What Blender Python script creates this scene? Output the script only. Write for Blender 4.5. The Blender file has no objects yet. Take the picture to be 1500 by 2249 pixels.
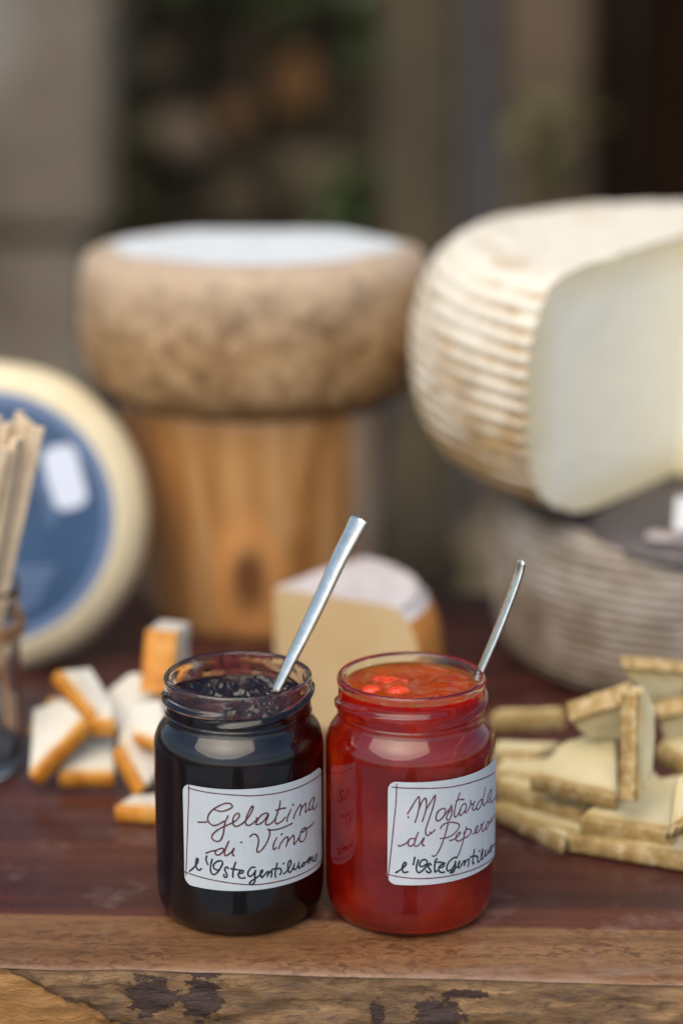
import bpy, bmesh, math, random
from mathutils import Vector, Matrix, noise

random.seed(7)
scene = bpy.context.scene
COL = scene.collection

# ------------------------------------------------------------------ camera
cam_d = bpy.data.cameras.new("camera")
cam = bpy.data.objects.new("camera", cam_d)
COL.objects.link(cam)
cam.location = (0.0, -0.731, 0.347)
cam.rotation_euler = (math.radians(90 - 14.3), 0, 0)
cam_d.sensor_fit = 'HORIZONTAL'
cam_d.sensor_width = 24.0
cam_d.lens = 70.4
cam_d.clip_start = 0.01
cam_d.clip_end = 500.0
cam_d.dof.use_dof = True
cam_d.dof.focus_distance = 0.757
cam_d.dof.aperture_fstop = 2.85
scene.camera = cam

# ------------------------------------------------------------------ light
SUN_EL, SUN_AZ = 54.0, -155.0      # azimuth measured from +Y (behind the cheeses) towards -X
world = bpy.data.worlds.new("World")
scene.world = world
world.use_nodes = True
wn = world.node_tree
wn.nodes.clear()
w_out = wn.nodes.new("ShaderNodeOutputWorld")
w_bg = wn.nodes.new("ShaderNodeBackground")
w_sky = wn.nodes.new("ShaderNodeTexSky")
w_sky.sky_type = 'NISHITA'
w_sky.sun_disc = False
w_sky.sun_elevation = math.radians(SUN_EL)
w_sky.sun_rotation = math.radians(SUN_AZ)
w_sky.air_density = 1.0
w_sky.dust_density = 2.0
w_sky.ozone_density = 1.0
w_bg.inputs["Strength"].default_value = 0.105
wn.links.new(w_sky.outputs[0], w_bg.inputs[0])
wn.links.new(w_bg.outputs[0], w_out.inputs[0])

sun_d = bpy.data.lights.new("sun", 'SUN')
sun_d.energy = 1.9
sun_d.angle = math.radians(70)
sun_d.color = (1.0, 0.86, 0.66)
sun = bpy.data.objects.new("sun", sun_d)
COL.objects.link(sun)
_el, _az = math.radians(SUN_EL), math.radians(SUN_AZ)
_dir = Vector((math.sin(_az) * math.cos(_el), math.cos(_az) * math.cos(_el), math.sin(_el)))
sun.rotation_euler = _dir.to_track_quat('Z', 'Y').to_euler()

vs = scene.view_settings
vs.view_transform = 'Standard'
vs.look = 'None'
vs.exposure = 0.78
vs.gamma = 1.0
vs.use_curve_mapping = False
scene.render.engine = 'CYCLES'
scene.cycles.use_denoising = True
scene.cycles.max_bounces = 14
scene.cycles.transmission_bounces = 12
scene.cycles.transparent_max_bounces = 16
scene.cycles.blur_glossy = 0.6
scene.cycles.sample_clamp_indirect = 6.0

# ------------------------------------------------------------------ helpers
def mesh_obj(name, verts, faces, mat=None, parent=None, smooth=True, loc=None):
    me = bpy.data.meshes.new(name)
    me.from_pydata([tuple(v) for v in verts], [], faces)
    me.update()
    if smooth:
        me.polygons.foreach_set("use_smooth", [True] * len(me.polygons))
    o = bpy.data.objects.new(name, me)
    COL.objects.link(o)
    if mat: me.materials.append(mat)
    if parent: o.parent = parent
    if loc: o.location = loc
    return o

def bm_obj(name, bm, mat=None, parent=None, smooth=True, loc=None):
    bmesh.ops.recalc_face_normals(bm, faces=bm.faces)
    me = bpy.data.meshes.new(name)
    bm.to_mesh(me); bm.free()
    if smooth:
        me.polygons.foreach_set("use_smooth", [True] * len(me.polygons))
    o = bpy.data.objects.new(name, me)
    COL.objects.link(o)
    if mat: me.materials.append(mat)
    if parent: o.parent = parent
    if loc: o.location = loc
    return o

def empty(name, loc=(0, 0, 0)):
    o = bpy.data.objects.new(name, None)
    o.empty_display_size = 0.02
    COL.objects.link(o)
    o.location = loc
    return o

def tag(o, label=None, cat=None, group=None, kind=None):
    if label: o["label"] = label
    if cat: o["category"] = cat
    if group: o["group"] = group
    if kind: o["kind"] = kind
    return o

def crom(pts, n):
    """Catmull-Rom through points (tuples of any length), n samples per span."""
    out = []
    P = [pts[0]] + list(pts) + [pts[-1]]
    for i in range(1, len(P) - 2):
        for k in range(n):
            t = k / n
            a, b, c, d = P[i-1], P[i], P[i+1], P[i+2]
            out.append(tuple(0.5 * (2*b[j] + (c[j]-a[j])*t + (2*a[j]-5*b[j]+4*c[j]-d[j])*t*t
                       + (3*b[j]-a[j]-3*c[j]+d[j])*t*t*t) for j in range(len(b))))
    out.append(tuple(pts[-1]))
    return out

def lathe(profile, segs, rfun=None, close_ends=True, th0=0.0, th1=2*math.pi):
    """profile: list of (r,z). theta 0 = towards camera (-Y), + towards +X."""
    full = abs((th1 - th0) - 2*math.pi) < 1e-6
    n = segs if full else segs + 1
    V, F = [], []
    for (r, z) in profile:
        for s in range(n):
            th = th0 + (th1 - th0) * s / segs
            rr, zz = (r, z) if rfun is None else rfun(r, z, th)
            V.append((rr*math.sin(th), -rr*math.cos(th), zz))
    m = len(profile)
    for i in range(m-1):
        for s in range(segs):
            a = i*n + s; b = i*n + (s+1) % n if full else i*n + s + 1
            F.append((a, b, b + n, a + n))
    return V, F

def set_attr(o, name, vals):
    a = o.data.attributes.new(name, 'FLOAT', 'POINT')
    a.data.foreach_set("value", vals)

def fbm(v, oct=4):
    return noise.fractal(Vector(v), 1.0, 2.0, oct)

# ------------------------------------------------------------------ material helpers
class NT:
    def __init__(self, name):
        self.m = bpy.data.materials.new(name)
        self.m.use_nodes = True
        self.t = self.m.node_tree
        self.t.nodes.clear()
        self.out = self.t.nodes.new("ShaderNodeOutputMaterial")
    def n(self, typ, **kw):
        nd = self.t.nodes.new("ShaderNode" + typ)
        for k, v in kw.items():
            if hasattr(nd, k) and k not in nd.inputs.keys(): setattr(nd, k, v)
        return nd
    def l(self, a, b): self.t.links.new(a, b)
    def setin(self, nd, **kw):
        for k, v in kw.items():
            nd.inputs[k.replace("_", " ")].default_value = v
        return nd
    def coord(self, scale=(1, 1, 1), rot=(0, 0, 0), loc=(0, 0, 0), kind="Object"):
        tc = self.n("TexCoord"); mp = self.n("Mapping")
        mp.inputs["Scale"].default_value = scale
        mp.inputs["Rotation"].default_value = rot
        mp.inputs["Location"].default_value = loc
        self.l(tc.outputs[kind], mp.inputs[0])
        return mp.outputs[0]
    def noise(self, vec, scale, detail=5, rough=0.55, dist=0.0):
        nd = self.n("TexNoise")
        nd.inputs["Scale"].default_value = scale
        nd.inputs["Detail"].default_value = detail
        nd.inputs["Roughness"].default_value = rough
        nd.inputs["Distortion"].default_value = dist
        if vec is not None: self.l(vec, nd.inputs["Vector"])
        return nd.outputs["Fac"]
    def ramp(self, fac, stops, interp='LINEAR'):
        r = self.n("ValToRGB")
        r.color_ramp.interpolation = interp
        e = r.color_ramp.elements
        while len(e) > 1: e.remove(e[-1])
        e[0].position = stops[0][0]; e[0].color = (*stops[0][1], 1)
        for p, c in stops[1:]:
            x = e.new(p); x.color = (*c, 1)
        self.l(fac, r.inputs[0])
        return r.outputs[0]
    def gray(self, fac, a, b, va=0.0, vb=1.0):
        r = self.n("MapRange")
        r.inputs["From Min"].default_value = a; r.inputs["From Max"].default_value = b
        r.inputs["To Min"].default_value = va; r.inputs["To Max"].default_value = vb
        r.clamp = True
        self.l(fac, r.inputs["Value"])
        return r.outputs[0]
    def mix(self, fac, a, b, blend='MIX'):
        m = self.n("MixRGB"); m.blend_type = blend
        for i, v in ((0, fac), (1, a), (2, b)):
            if hasattr(v, "is_linked"): self.l(v, m.inputs[i])
            elif i == 0: m.inputs[0].default_value = v
            else: m.inputs[i].default_value = (*v, 1)
        return m.outputs[0]
    def math(self, op, a, b=None):
        m = self.n("Math"); m.operation = op
        for i, v in ((0, a), (1, b)):
            if v is None: continue
            if hasattr(v, "is_linked"): self.l(v, m.inputs[i])
            else: m.inputs[i].default_value = v
        return m.outputs[0]
    def bump(self, h, strength=0.3, dist=0.001, normal=None):
        b = self.n("Bump")
        b.inputs["Strength"].default_value = strength
        b.inputs["Distance"].default_value = dist
        self.l(h, b.inputs["Height"])
        if normal is not None: self.l(normal, b.inputs["Normal"])
        return b.outputs[0]
    def bsdf(self, color=None, rough=0.5, normal=None, **kw):
        p = self.n("BsdfPrincipled")
        if color is not None:
            if hasattr(color, "is_linked"): self.l(color, p.inputs["Base Color"])
            else: p.inputs["Base Color"].default_value = (*color, 1)
        if hasattr(rough, "is_linked"): self.l(rough, p.inputs["Roughness"])
        else: p.inputs["Roughness"].default_value = rough
        if normal is not None: self.l(normal, p.inputs["Normal"])
        for k, v in kw.items():
            s = p.inputs[k.replace("_", " ")]
            if hasattr(v, "is_linked"): self.l(v, s)
            else: s.default_value = v
        self.l(p.outputs[0], self.out.inputs[0])
        return p
    def attr(self, name):
        a = self.n("Attribute"); a.attribute_name = name; return a.outputs["Fac"]
    def sep(self, vec):
        s = self.n("SeparateXYZ"); self.l(vec, s.inputs[0]); return s.outputs

def simple(name, color, rough=0.6, var=0.12, scale=60, bump=0.15, bdist=0.0005, **kw):
    t = NT(name)
    c = t.coord()
    f = t.noise(c, scale, 5)
    lo = tuple(v*(1-var) for v in color); hi = tuple(min(1, v*(1+var)) for v in color)
    col = t.ramp(f, [(0.3, lo), (0.7, hi)])
    t.bsdf(col, rough, t.bump(t.noise(c, scale*3, 4), bump, bdist), **kw)
    return t.m

# ------------------------------------------------------------------ materials
def mat_board_top():
    t = NT("oiled_board_wood")
    c = t.coord(); x, y, z = t.sep(c)
    g = t.coord(scale=(1.2, 16, 16))
    grain = t.noise(g, 3.0, 6, 0.6, 0.6)
    broad = t.noise(t.coord(scale=(1.2, 22, 9)), 1.6, 4, 0.55, 0.4)
    fine = t.noise(t.coord(scale=(70, 420, 420)), 1.0, 3, 0.6, 0.3)
    ripple = t.noise(t.coord(scale=(150, 290, 300), rot=(0, 0, 0.10)), 1.0, 3, 0.65, 1.2)
    figure = t.noise(t.coord(scale=(14, 60, 20)), 1.0, 3, 0.5, 0.6)
    heart = t.ramp(broad, [(0.30, (0.024, 0.0065, 0.009)), (0.46, (0.048, 0.0115, 0.012)), (0.60, (0.100, 0.028, 0.018))])
    streak = t.noise(t.coord(scale=(5, 170, 60)), 1.0, 5, 0.65, 0.3)
    heart = t.mix(t.gray(streak, 0.50, 0.68, 0.0, 0.55), heart, (0.020, 0.007, 0.008))
    heart = t.mix(t.gray(grain, 0.35, 0.7), t.mix(0.45, heart, (0.03, 0.012, 0.014)), heart)
    sap = t.ramp(grain, [(0.28, (0.115, 0.054, 0.023)), (0.52, (0.195, 0.098, 0.044)), (0.72, (0.27, 0.148, 0.072))])
    sap = t.mix(t.math('MULTIPLY', t.gray(ripple, 0.44, 0.60, 0.0, 0.85), t.gray(figure, 0.34, 0.58, 0.25, 1.0)), sap, (0.075, 0.031, 0.014))
    # pale sapwood runs along the front edge of the slab
    edge = t.math('ADD', y, t.math('MULTIPLY', t.math('SUBTRACT', broad, 0.5), 0.020))
    edge = t.math('ADD', edge, t.math('MULTIPLY', t.math('SUBTRACT', grain, 0.5), 0.006))
    edge = t.math('ADD', edge, t.math('MULTIPLY', x, 0.05))
    m = t.gray(edge, -0.0155, -0.0125)
    col = t.mix(m, sap, heart)
    worn = t.gray(t.noise(c, 26, 6, 0.7), 0.55, 0.74, 0.0, 0.30)
    col = t.mix(worn, col, (0.34, 0.25, 0.22))
    pores = t.gray(fine, 0.55, 0.72, 0.0, 0.35)
    col = t.mix(pores, col, (0.03, 0.013, 0.01))
    # pale scuffs where the arris is rubbed
    rub = t.math('MULTIPLY', t.gray(y, -0.051, -0.058, 0.0, 0.3), t.gray(t.noise(t.coord(scale=(8, 40, 40)), 4, 5), 0.4, 0.62))
    col = t.mix(rub, col, (0.36, 0.27, 0.23))
    rough = t.gray(t.noise(c, 40, 5), 0.3, 0.7, 0.24, 0.40)
    h = t.math('ADD', t.math('MULTIPLY', fine, 0.6), t.math('MULTIPLY', ripple, 0.8))
    t.bsdf(col, rough, t.bump(h, 0.30, 0.0005), Specular_IOR_Level=0.38)
    return t.m

def mat_bark_edge():
    t = NT("live_edge_wood")
    c = t.coord(); x, y, z = t.sep(c)
    warp = t.noise(c, 120, 6, 0.65)
    n1 = t.noise(t.coord(scale=(12, 60, 60)), 3.2, 6, 0.65, 0.8)
    n2 = t.noise(t.coord(scale=(40, 120, 120)), 2.0, 6, 0.7, 0.5)
    col = t.ramp(n1, [(0.25, (0.050, 0.024, 0.010)), (0.42, (0.125, 0.066, 0.026)), (0.58, (0.20, 0.112, 0.046)), (0.75, (0.34, 0.21, 0.10))])
    col = t.mix(t.gray(n2, 0.49, 0.66, 0.0, 0.85), col, (0.045, 0.022, 0.012))
    n3 = t.noise(t.coord(scale=(160, 500, 500)), 1.0, 5, 0.7, 0.4)
    col = t.mix(t.gray(n3, 0.52, 0.68, 0.0, 0.6), col, (0.065, 0.033, 0.016))
    col = t.mix(t.gray(t.noise(c, 55, 5, 0.65), 0.56, 0.70, 0.0, 0.5), col, (0.10, 0.075, 0.052))
    # torn orange heart wood low on the left
    low = t.math('ADD', t.math('ADD', z, 0.0015), t.math('MULTIPLY', t.math('ADD', x, 0.126), 0.5))
    low = t.math('ADD', low, t.math('MULTIPLY', t.math('SUBTRACT', warp, 0.5), 0.010))
    og = t.ramp(n1, [(0.3, (0.17, 0.075, 0.016)), (0.7, (0.36, 0.185, 0.055))])
    rim = t.math('MULTIPLY', t.gray(low, -0.0012, 0.0), t.gray(low, 0.0012, 0.0))
    col = t.mix(t.gray(low, 0.0002, -0.0002), col, og)
    col = t.mix(rim, col, (0.05, 0.022, 0.008))
    # dark bark remnants
    d = None
    for (px, pz, sx, sz) in ((-0.0710, -0.0125, 0.0085, 0.0075), (-0.0520, -0.0130, 0.0070, 0.0080), (-0.0500, -0.0020, 0.0070, 0.0028), (0.0360, -0.0165, 0.0090, 0.0055), (0.0450, -0.0080, 0.0100, 0.0018), (0.0130, -0.0160, 0.0025, 0.0050), (0.152, -0.012, 0.010, 0.005), (-0.2, -0.016, 0.02, 0.006)):
        a = t.math('DIVIDE', t.math('SUBTRACT', x, px), sx)
        b = t.math('DIVIDE', t.math('SUBTRACT', z, pz), sz)
        q = t.math('SQRT', t.math('ADD', t.math('MULTIPLY', a, a), t.math('MULTIPLY', b, b)))
        d = q if d is None else t.math('MINIMUM', d, q)
    d = t.math('ADD', d, t.math('MULTIPLY', t.math('SUBTRACT', t.noise(t.coord(scale=(1, 1, 1.8)), 170, 7, 0.7), 0.5), 3.4))
    dark = t.gray(d, 1.02, 0.86)
    col = t.mix(dark, col, t.mix(t.noise(c, 300, 4), (0.012, 0.006, 0.005), (0.050, 0.021, 0.015)))
    h = t.math('ADD', t.math('MULTIPLY', n1, 0.6), t.math('MULTIPLY', n2, 0.5))
    h = t.math('ADD', h, t.math('MULTIPLY', dark, 0.35))
    h = t.math('ADD', h, t.math('MULTIPLY', n3, 0.45))
    t.bsdf(col, 0.62, t.bump(h, 0.85, 0.0016))
    return t.m

def mat_glass(name="clear_glass", tint=(0.96, 0.98, 0.97)):
    t = NT(name)
    c = t.coord()
    sm = t.gray(t.noise(t.coord(scale=(1, 1, 0.7)), 70, 6, 0.7, 0.8), 0.50, 0.75, 0.0, 0.10)
    p = t.bsdf(tint, sm, t.bump(t.noise(t.coord(scale=(1, 1, .4)), 55, 2), 0.10, 0.0012), IOR=1.5, Transmission_Weight=1.0)
    return t.m

def mat_wine_jelly(name, rough, spec, bump, mixf):
    t = NT(name)
    c = t.coord()
    f = t.noise(c, 160, 4)
    col = t.ramp(f, [(0.3, (0.0015, 0.0004, 0.0008)), (0.7, (0.0055, 0.0008, 0.0018))])
    nb = t.bump(t.noise(c, 150, 3), bump, 0.0008)
    p = t.bsdf(col, rough, nb, Specular_IOR_Level=spec)
    q = t.n("BsdfPrincipled")
    t.setin(q, Roughness=0.05, IOR=1.36, Transmission_Weight=1.0, Specular_IOR_Level=spec)
    t.l(nb, q.inputs["Normal"])
    mx = t.n("MixShader"); mx.inputs[0].default_value = mixf
    t.l(p.outputs[0], mx.inputs[1]); t.l(q.outputs[0], mx.inputs[2])
    t.l(mx.outputs[0], t.out.inputs[0])
    va = t.n("VolumeAbsorption"); va.inputs["Color"].default_value = (0.78, 0.06, 0.16, 1); va.inputs["Density"].default_value = 330.0
    t.l(va.outputs[0], t.out.inputs["Volume"])
    return t.m

def mat_pepper_jam(name, spec, c3):
    t = NT(name)
    c = t.coord()
    f = t.noise(c, 45, 3, 0.5)
    col = t.ramp(f, list(zip((0.28, 0.5, 0.72), c3)))
    p = t.bsdf(col, 0.08, None, Subsurface_Weight=1.0, Subsurface_Scale=0.030, IOR=1.36, Specular_IOR_Level=spec)
    p.inputs["Subsurface Radius"].default_value = (1.0, 0.10, 0.03)
    q = t.n("BsdfPrincipled")
    t.setin(q, Roughness=0.04, IOR=1.36, Transmission_Weight=1.0, Specular_IOR_Level=spec)
    q.inputs["Base Color"].default_value = (1.0, 0.85, 0.7, 1)
    nb = t.bump(t.noise(c, 40, 2), 0.12, 0.001)
    t.l(nb, q.inputs["Normal"]); t.l(nb, p.inputs["Normal"])
    mx = t.n("MixShader"); mx.inputs[0].default_value = 0.50
    t.l(p.outputs[0], mx.inputs[1]); t.l(q.outputs[0], mx.inputs[2])
    t.l(mx.outputs[0], t.out.inputs[0])
    va = t.n("VolumeAbsorption"); va.inputs["Color"].default_value = (0.95, 0.32, 0.0, 1); va.inputs["Density"].default_value = 72.0
    t.l(va.outputs[0], t.out.inputs["Volume"])
    return t.m

def mat_smear():
    t = NT("jelly_smear")
    c = t.coord()
    f = t.noise(t.coord(scale=(1, 1, 1.4)), 95, 6, 0.62, 0.6)
    g = t.noise(c, 320, 4)
    m = t.gray(f, 0.46, 0.58, 0.06, 0.92)
    tr = t.n("BsdfTransparent"); tr.inputs[0].default_value = (0.93, 0.86, 0.84, 1)
    p = t.n("BsdfPrincipled")
    t.l(t.ramp(g, [(0.3, (0.045, 0.006, 0.010)), (0.7, (0.22, 0.04, 0.045))]), p.inputs["Base Color"])
    p.inputs["Roughness"].default_value = 0.16
    p.inputs["Transmission Weight"].default_value = 0.35
    t.l(t.bump(t.math('ADD', f, t.math('MULTIPLY', g, 0.4)), 0.8, 0.0012), p.inputs["Normal"])
    mx = t.n("MixShader")
    t.l(m, mx.inputs[0]); t.l(tr.outputs[0], mx.inputs[1]); t.l(p.outputs[0], mx.inputs[2])
    t.l(mx.outputs[0], t.out.inputs[0])
    return t.m

def mat_paper(name, stain):
    t = NT(name)
    c = t.coord()
    f = t.noise(c, 60, 6, 0.6)
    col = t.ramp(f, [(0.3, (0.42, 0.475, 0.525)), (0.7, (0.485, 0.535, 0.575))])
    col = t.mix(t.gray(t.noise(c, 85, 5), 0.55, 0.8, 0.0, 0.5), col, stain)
    fib = t.noise(t.coord(scale=(1, 1, 2)), 900, 3)
    t.bsdf(col, 0.55, t.bump(t.math('ADD', fib, t.math('MULTIPLY', t.noise(t.coord(scale=(1, 1, 0.12)), 100, 3), 5.0)), 0.20, 0.0004))
    return t.m

def mat_ink(name, a, b):
    t = NT(name)
    f = t.noise(t.coord(), 260, 4)
    t.bsdf(t.ramp(f, [(0.35, a), (0.65, b)]), 0.5)
    return t.m

def mat_steel():
    t = NT("brushed_steel")
    c = t.coord()
    sc = t.noise(t.coord(scale=(1, 1, 1), rot=(0.3, 0.4, 0.2)), 900, 5, 0.75)
    f = t.noise(c, 240, 5, 0.7)
    col = t.ramp(f, [(0.3, (0.64, 0.61, 0.52)), (0.7, (0.84, 0.81, 0.71))])
    t.bsdf(col, t.gray(sc, 0.3, 0.7, 0.10, 0.26), t.bump(sc, 0.02, 0.0001), Metallic=1.0)
    return t.m

def mat_mottled_rind():
    t = NT("mottled_brown_rind")
    c = t.coord(); x, y, z = t.sep(c)
    a = t.noise(t.coord(scale=(1, 1, 1.2)), 95, 8, 0.72)
    b = t.noise(c, 26, 5, 0.65)
    col = t.ramp(a, [(0.30, (0.10, 0.050, 0.018)), (0.43, (0.22, 0.118, 0.045)), (0.55, (0.38, 0.232, 0.105)), (0.70, (0.52, 0.37, 0.22))])
    col = t.mix(t.gray(b, 0.50, 0.72, 0.0, 0.45), col, (0.46, 0.315, 0.18))
    # dry pale bloom on the shoulder, then bluish sky light painted on the top
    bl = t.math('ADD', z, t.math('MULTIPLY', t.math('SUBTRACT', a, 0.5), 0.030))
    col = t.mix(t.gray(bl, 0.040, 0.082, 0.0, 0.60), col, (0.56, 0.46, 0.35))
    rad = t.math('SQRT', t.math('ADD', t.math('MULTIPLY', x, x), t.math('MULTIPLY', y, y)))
    sky_top = t.math('MULTIPLY', t.gray(z, 0.0775, 0.0800), t.gray(t.math('ADD', rad, t.math('MULTIPLY', t.math('SUBTRACT', b, 0.5), 0.02)), 0.086, 0.078))
    col = t.mix(sky_top, col, (0.70, 0.745, 0.76))
    t.bsdf(col, 0.45, t.bump(a, 0.6, 0.003))
    return t.m

def mat_ribbed_rind(name, tan, dark, bloom, bloom_amt, z0, z1, groove):
    t = NT(name)
    c = t.coord(); x, y, z = t.sep(c)
    a = t.noise(t.coord(scale=(1, 1, 1.5)), 60, 6, 0.65)
    b = t.noise(c, 260, 5, 0.7)
    rib = t.attr("rib")                                   # 0 in a groove, 1 on a ridge
    col = t.ramp(a, [(0.28, dark), (0.52, tan), (0.74, tuple(min(1, v*1.3) for v in tan))])
    w = t.noise(t.coord(scale=(1, 1, 1.6)), 34, 6, 0.68)
    m = t.math('ADD', w, t.gray(z, z0, z1, -0.14, 0.24))  # white bloom at the top; browner lower down, with shade held in the colour
    m = t.math('ADD', m, t.math('MULTIPLY', t.math('SUBTRACT', rib, 0.5), groove))
    col = t.mix(t.gray(m, 0.42, 0.66, 0.0, bloom_amt), col, bloom)
    col = t.mix(t.gray(b, 0.58, 0.72, 0.0, 0.25), col, dark)
    t.bsdf(col, 0.62, t.bump(t.math('ADD', a, b), 0.4, 0.0012))
    return t.m

def mat_paste(name, c0, c1, rough=0.5, sss=0.25, rim=None):
    t = NT(name)
    c = t.coord()
    a = t.noise(c, 30, 6, 0.6)
    v = t.noise(c, 380, 4, 0.6)
    col = t.ramp(a, [(0.3, c0), (0.7, c1)])
    col = t.mix(t.gray(v, 0.62, 0.74, 0.0, 0.12), col, tuple(k*0.6 for k in c0))
    if rim: col = t.mix(t.gray(t.math('ADD', t.attr('rim'), t.math('MULTIPLY', t.math('SUBTRACT', a, 0.5), 0.8)), 0.75, 0.0, 0.0, 0.75), col, rim)
    p = t.bsdf(col, rough, t.bump(t.math('ADD', a, v), 0.25, 0.0008), Subsurface_Weight=sss, Subsurface_Scale=0.004)
    p.inputs["Subsurface Radius"].default_value = (1.0, 0.6, 0.3)
    return t.m

def mat_log_wood():
    t = NT("barkless_log_wood")
    c = t.coord(); x, y, z = t.sep(c)
    v = t.noise(t.coord(scale=(26, 26, 2.6)), 1.5, 6, 0.6, 0.8)
    s = t.noise(t.coord(scale=(90, 90, 5)), 1.4, 4, 0.6, 0.3)
    col = t.ramp(v, [(0.28, (0.22, 0.092, 0.024)), (0.46, (0.38, 0.178, 0.054)), (0.60, (0.49, 0.265, 0.098)), (0.75, (0.54, 0.35, 0.18))])
    col = t.mix(t.gray(s, 0.52, 0.7, 0.0, 0.4), col, (0.20, 0.085, 0.025))
    # knot low on the front
    a = t.math('DIVIDE', t.math('SUBTRACT', x, -0.003), 0.0105)
    b = t.math('DIVIDE', t.math('SUBTRACT', z, 0.039), 0.0200)
    q = t.math('SQRT', t.math('ADD', t.math('MULTIPLY', a, a), t.math('MULTIPLY', b, b)))
    q = t.math('ADD', q, t.math('MULTIPLY', t.math('SUBTRACT', v, 0.5), 0.5))
    front = t.gray(y, -0.03, -0.05)
    kn = t.math('MULTIPLY', t.gray(q, 1.0, 0.55), front)
    ring = t.math('MULTIPLY', t.math('MULTIPLY', t.gray(q, 1.0, 1.35), t.gray(q, 2.3, 1.4)), front)
    col = t.mix(t.math('MULTIPLY', ring, 0.85), col, (0.60, 0.27, 0.085))
    col = t.mix(kn, col, (0.16, 0.062, 0.020))
    # weathered grey sapwood on the side
    side = t.gray(t.math('ADD', x, t.math('MULTIPLY', t.math('SUBTRACT', v, 0.5), 0.012)), 0.050, 0.057)
    col = t.mix(t.math('MULTIPLY', side, 0.9), col, t.ramp(s, [(0.3, (0.36, 0.28, 0.21)), (0.7, (0.56, 0.46, 0.37))]))
    t.bsdf(col, 0.42, t.bump(t.math('ADD', v, t.math('MULTIPLY', s, 0.4)), 0.4, 0.002))
    return t.m

M = {}
M['board'] = mat_board_top()
M['bark'] = mat_bark_edge()
M['glass'] = mat_glass()
M['wine'] = mat_wine_jelly('wine_jelly', 0.3, 0.04, 0.05, 0.55)
M['wine_top'] = mat_wine_jelly('wine_jelly_top', 0.09, 0.6, 0.22, 0.15)
M['jam'] = mat_pepper_jam('pepper_jam', 0.06, ((0.32, 0.0012, 0.0004), (0.46, 0.005, 0.0008), (0.70, 0.050, 0.003)))
M['jam_top'] = mat_pepper_jam('pepper_jam_top', 0.42, ((0.48, 0.040, 0.001), (0.62, 0.080, 0.002), (0.76, 0.13, 0.004)))  # more orange than the body: light passing through is put into the colour
M['smear'] = mat_smear()
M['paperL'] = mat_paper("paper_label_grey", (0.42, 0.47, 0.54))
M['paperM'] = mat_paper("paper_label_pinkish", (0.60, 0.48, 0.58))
M['ink_brown'] = mat_ink("brown_ink", (0.060, 0.016, 0.016), (0.115, 0.030, 0.026))
M['ink_plum'] = mat_ink("plum_ink", (0.075, 0.022, 0.040), (0.150, 0.050, 0.085))
M['ink_black'] = mat_ink("blue_black_ink", (0.006, 0.012, 0.020), (0.018, 0.032, 0.045))
M['steel'] = mat_steel()
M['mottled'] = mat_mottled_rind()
M['rib_top'] = mat_ribbed_rind("basket_rind_pale", (0.37, 0.24, 0.095), (0.19, 0.10, 0.030), (0.72, 0.69, 0.59), 0.92, 0.028, 0.115, 0.30)
M['rib_low'] = mat_ribbed_rind("basket_rind_grey", (0.215, 0.168, 0.118), (0.095, 0.066, 0.040), (0.40, 0.37, 0.33), 0.80, -0.05, 0.2, 0.22)
M['paste_white'] = mat_paste("ivory_paste", (0.74, 0.70, 0.55), (0.81, 0.78, 0.66), 0.42)
M['paste_tan'] = mat_paste("tan_paste", (0.50, 0.36, 0.18), (0.58, 0.44, 0.25))
M['paste_slice'] = mat_paste("pale_yellow_paste", (0.52, 0.44, 0.23), (0.60, 0.545, 0.36), rim=(0.43, 0.29, 0.09))
M['paste_chalk'] = mat_paste("chalk_white_paste", (0.56, 0.54, 0.475), (0.63, 0.615, 0.56), rim=(0.68, 0.48, 0.20))
def mat_orange():
    t = NT("orange_rind"); c = t.coord()
    a = t.noise(c, 75, 5, 0.65); d = t.noise(c, 300, 4, 0.6)
    col = t.ramp(a, [(0.3, (0.40, 0.135, 0.010)), (0.5, (0.56, 0.225, 0.020)), (0.72, (0.68, 0.37, 0.085))])
    col = t.mix(t.gray(d, 0.58, 0.7, 0.0, 0.35), col, (0.30, 0.10, 0.012))
    t.bsdf(col, 0.5, t.bump(t.math('ADD', a, d), 0.5, 0.001))
    return t.m
M['rind_orange'] = mat_orange()
M['rind_brown'] = mat_paste("wedge_orange_brown_rind", (0.42, 0.15, 0.018), (0.56, 0.24, 0.045), 0.5, 0.08)
M['rind_white'] = simple("wedge_dusty_white_rind", (0.55, 0.52, 0.53), 0.6, 0.22, 90, 0.5, 0.001)
def mat_slice_rind():
    t = NT("speckled_tan_rind")
    c = t.coord()
    a = t.noise(c, 190, 6, 0.7); b = t.noise(c, 420, 4, 0.7)
    col = t.ramp(a, [(0.32, (0.20, 0.12, 0.032)), (0.5, (0.36, 0.245, 0.090)), (0.70, (0.52, 0.43, 0.26))])
    col = t.mix(t.gray(b, 0.60, 0.70, 0.0, 0.4), col, (0.14, 0.07, 0.03))
    t.bsdf(col, 0.6, t.bump(a, 0.4, 0.0008))
    return t.m
M['rind_slice'] = mat_slice_rind()
M['wax_cream'] = mat_paste("cream_rind", (0.66, 0.57, 0.37), (0.74, 0.66, 0.46), 0.35, 0.15)
M['blue'] = simple("blue_printed_film", (0.026, 0.068, 0.150), 0.28, 0.16, 25, 0.05)
M['blue_pale'] = simple("pale_blue_print", (0.13, 0.19, 0.32), 0.30, 0.10, 40, 0.05)
M['blue_mid'] = simple("faded_blue_print", (0.065, 0.12, 0.23), 0.32, 0.10, 40, 0.05)
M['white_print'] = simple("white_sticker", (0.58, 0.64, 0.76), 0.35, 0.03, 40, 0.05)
M['log'] = mat_log_wood()
M['stick'] = simple("birch_stick", (0.72, 0.58, 0.40), 0.55, 0.16, 70, 0.3, 0.0004)
M['twine'] = simple("jute_twine", (0.34, 0.19, 0.09), 0.8, 0.3, 400, 0.6, 0.0006)
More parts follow.
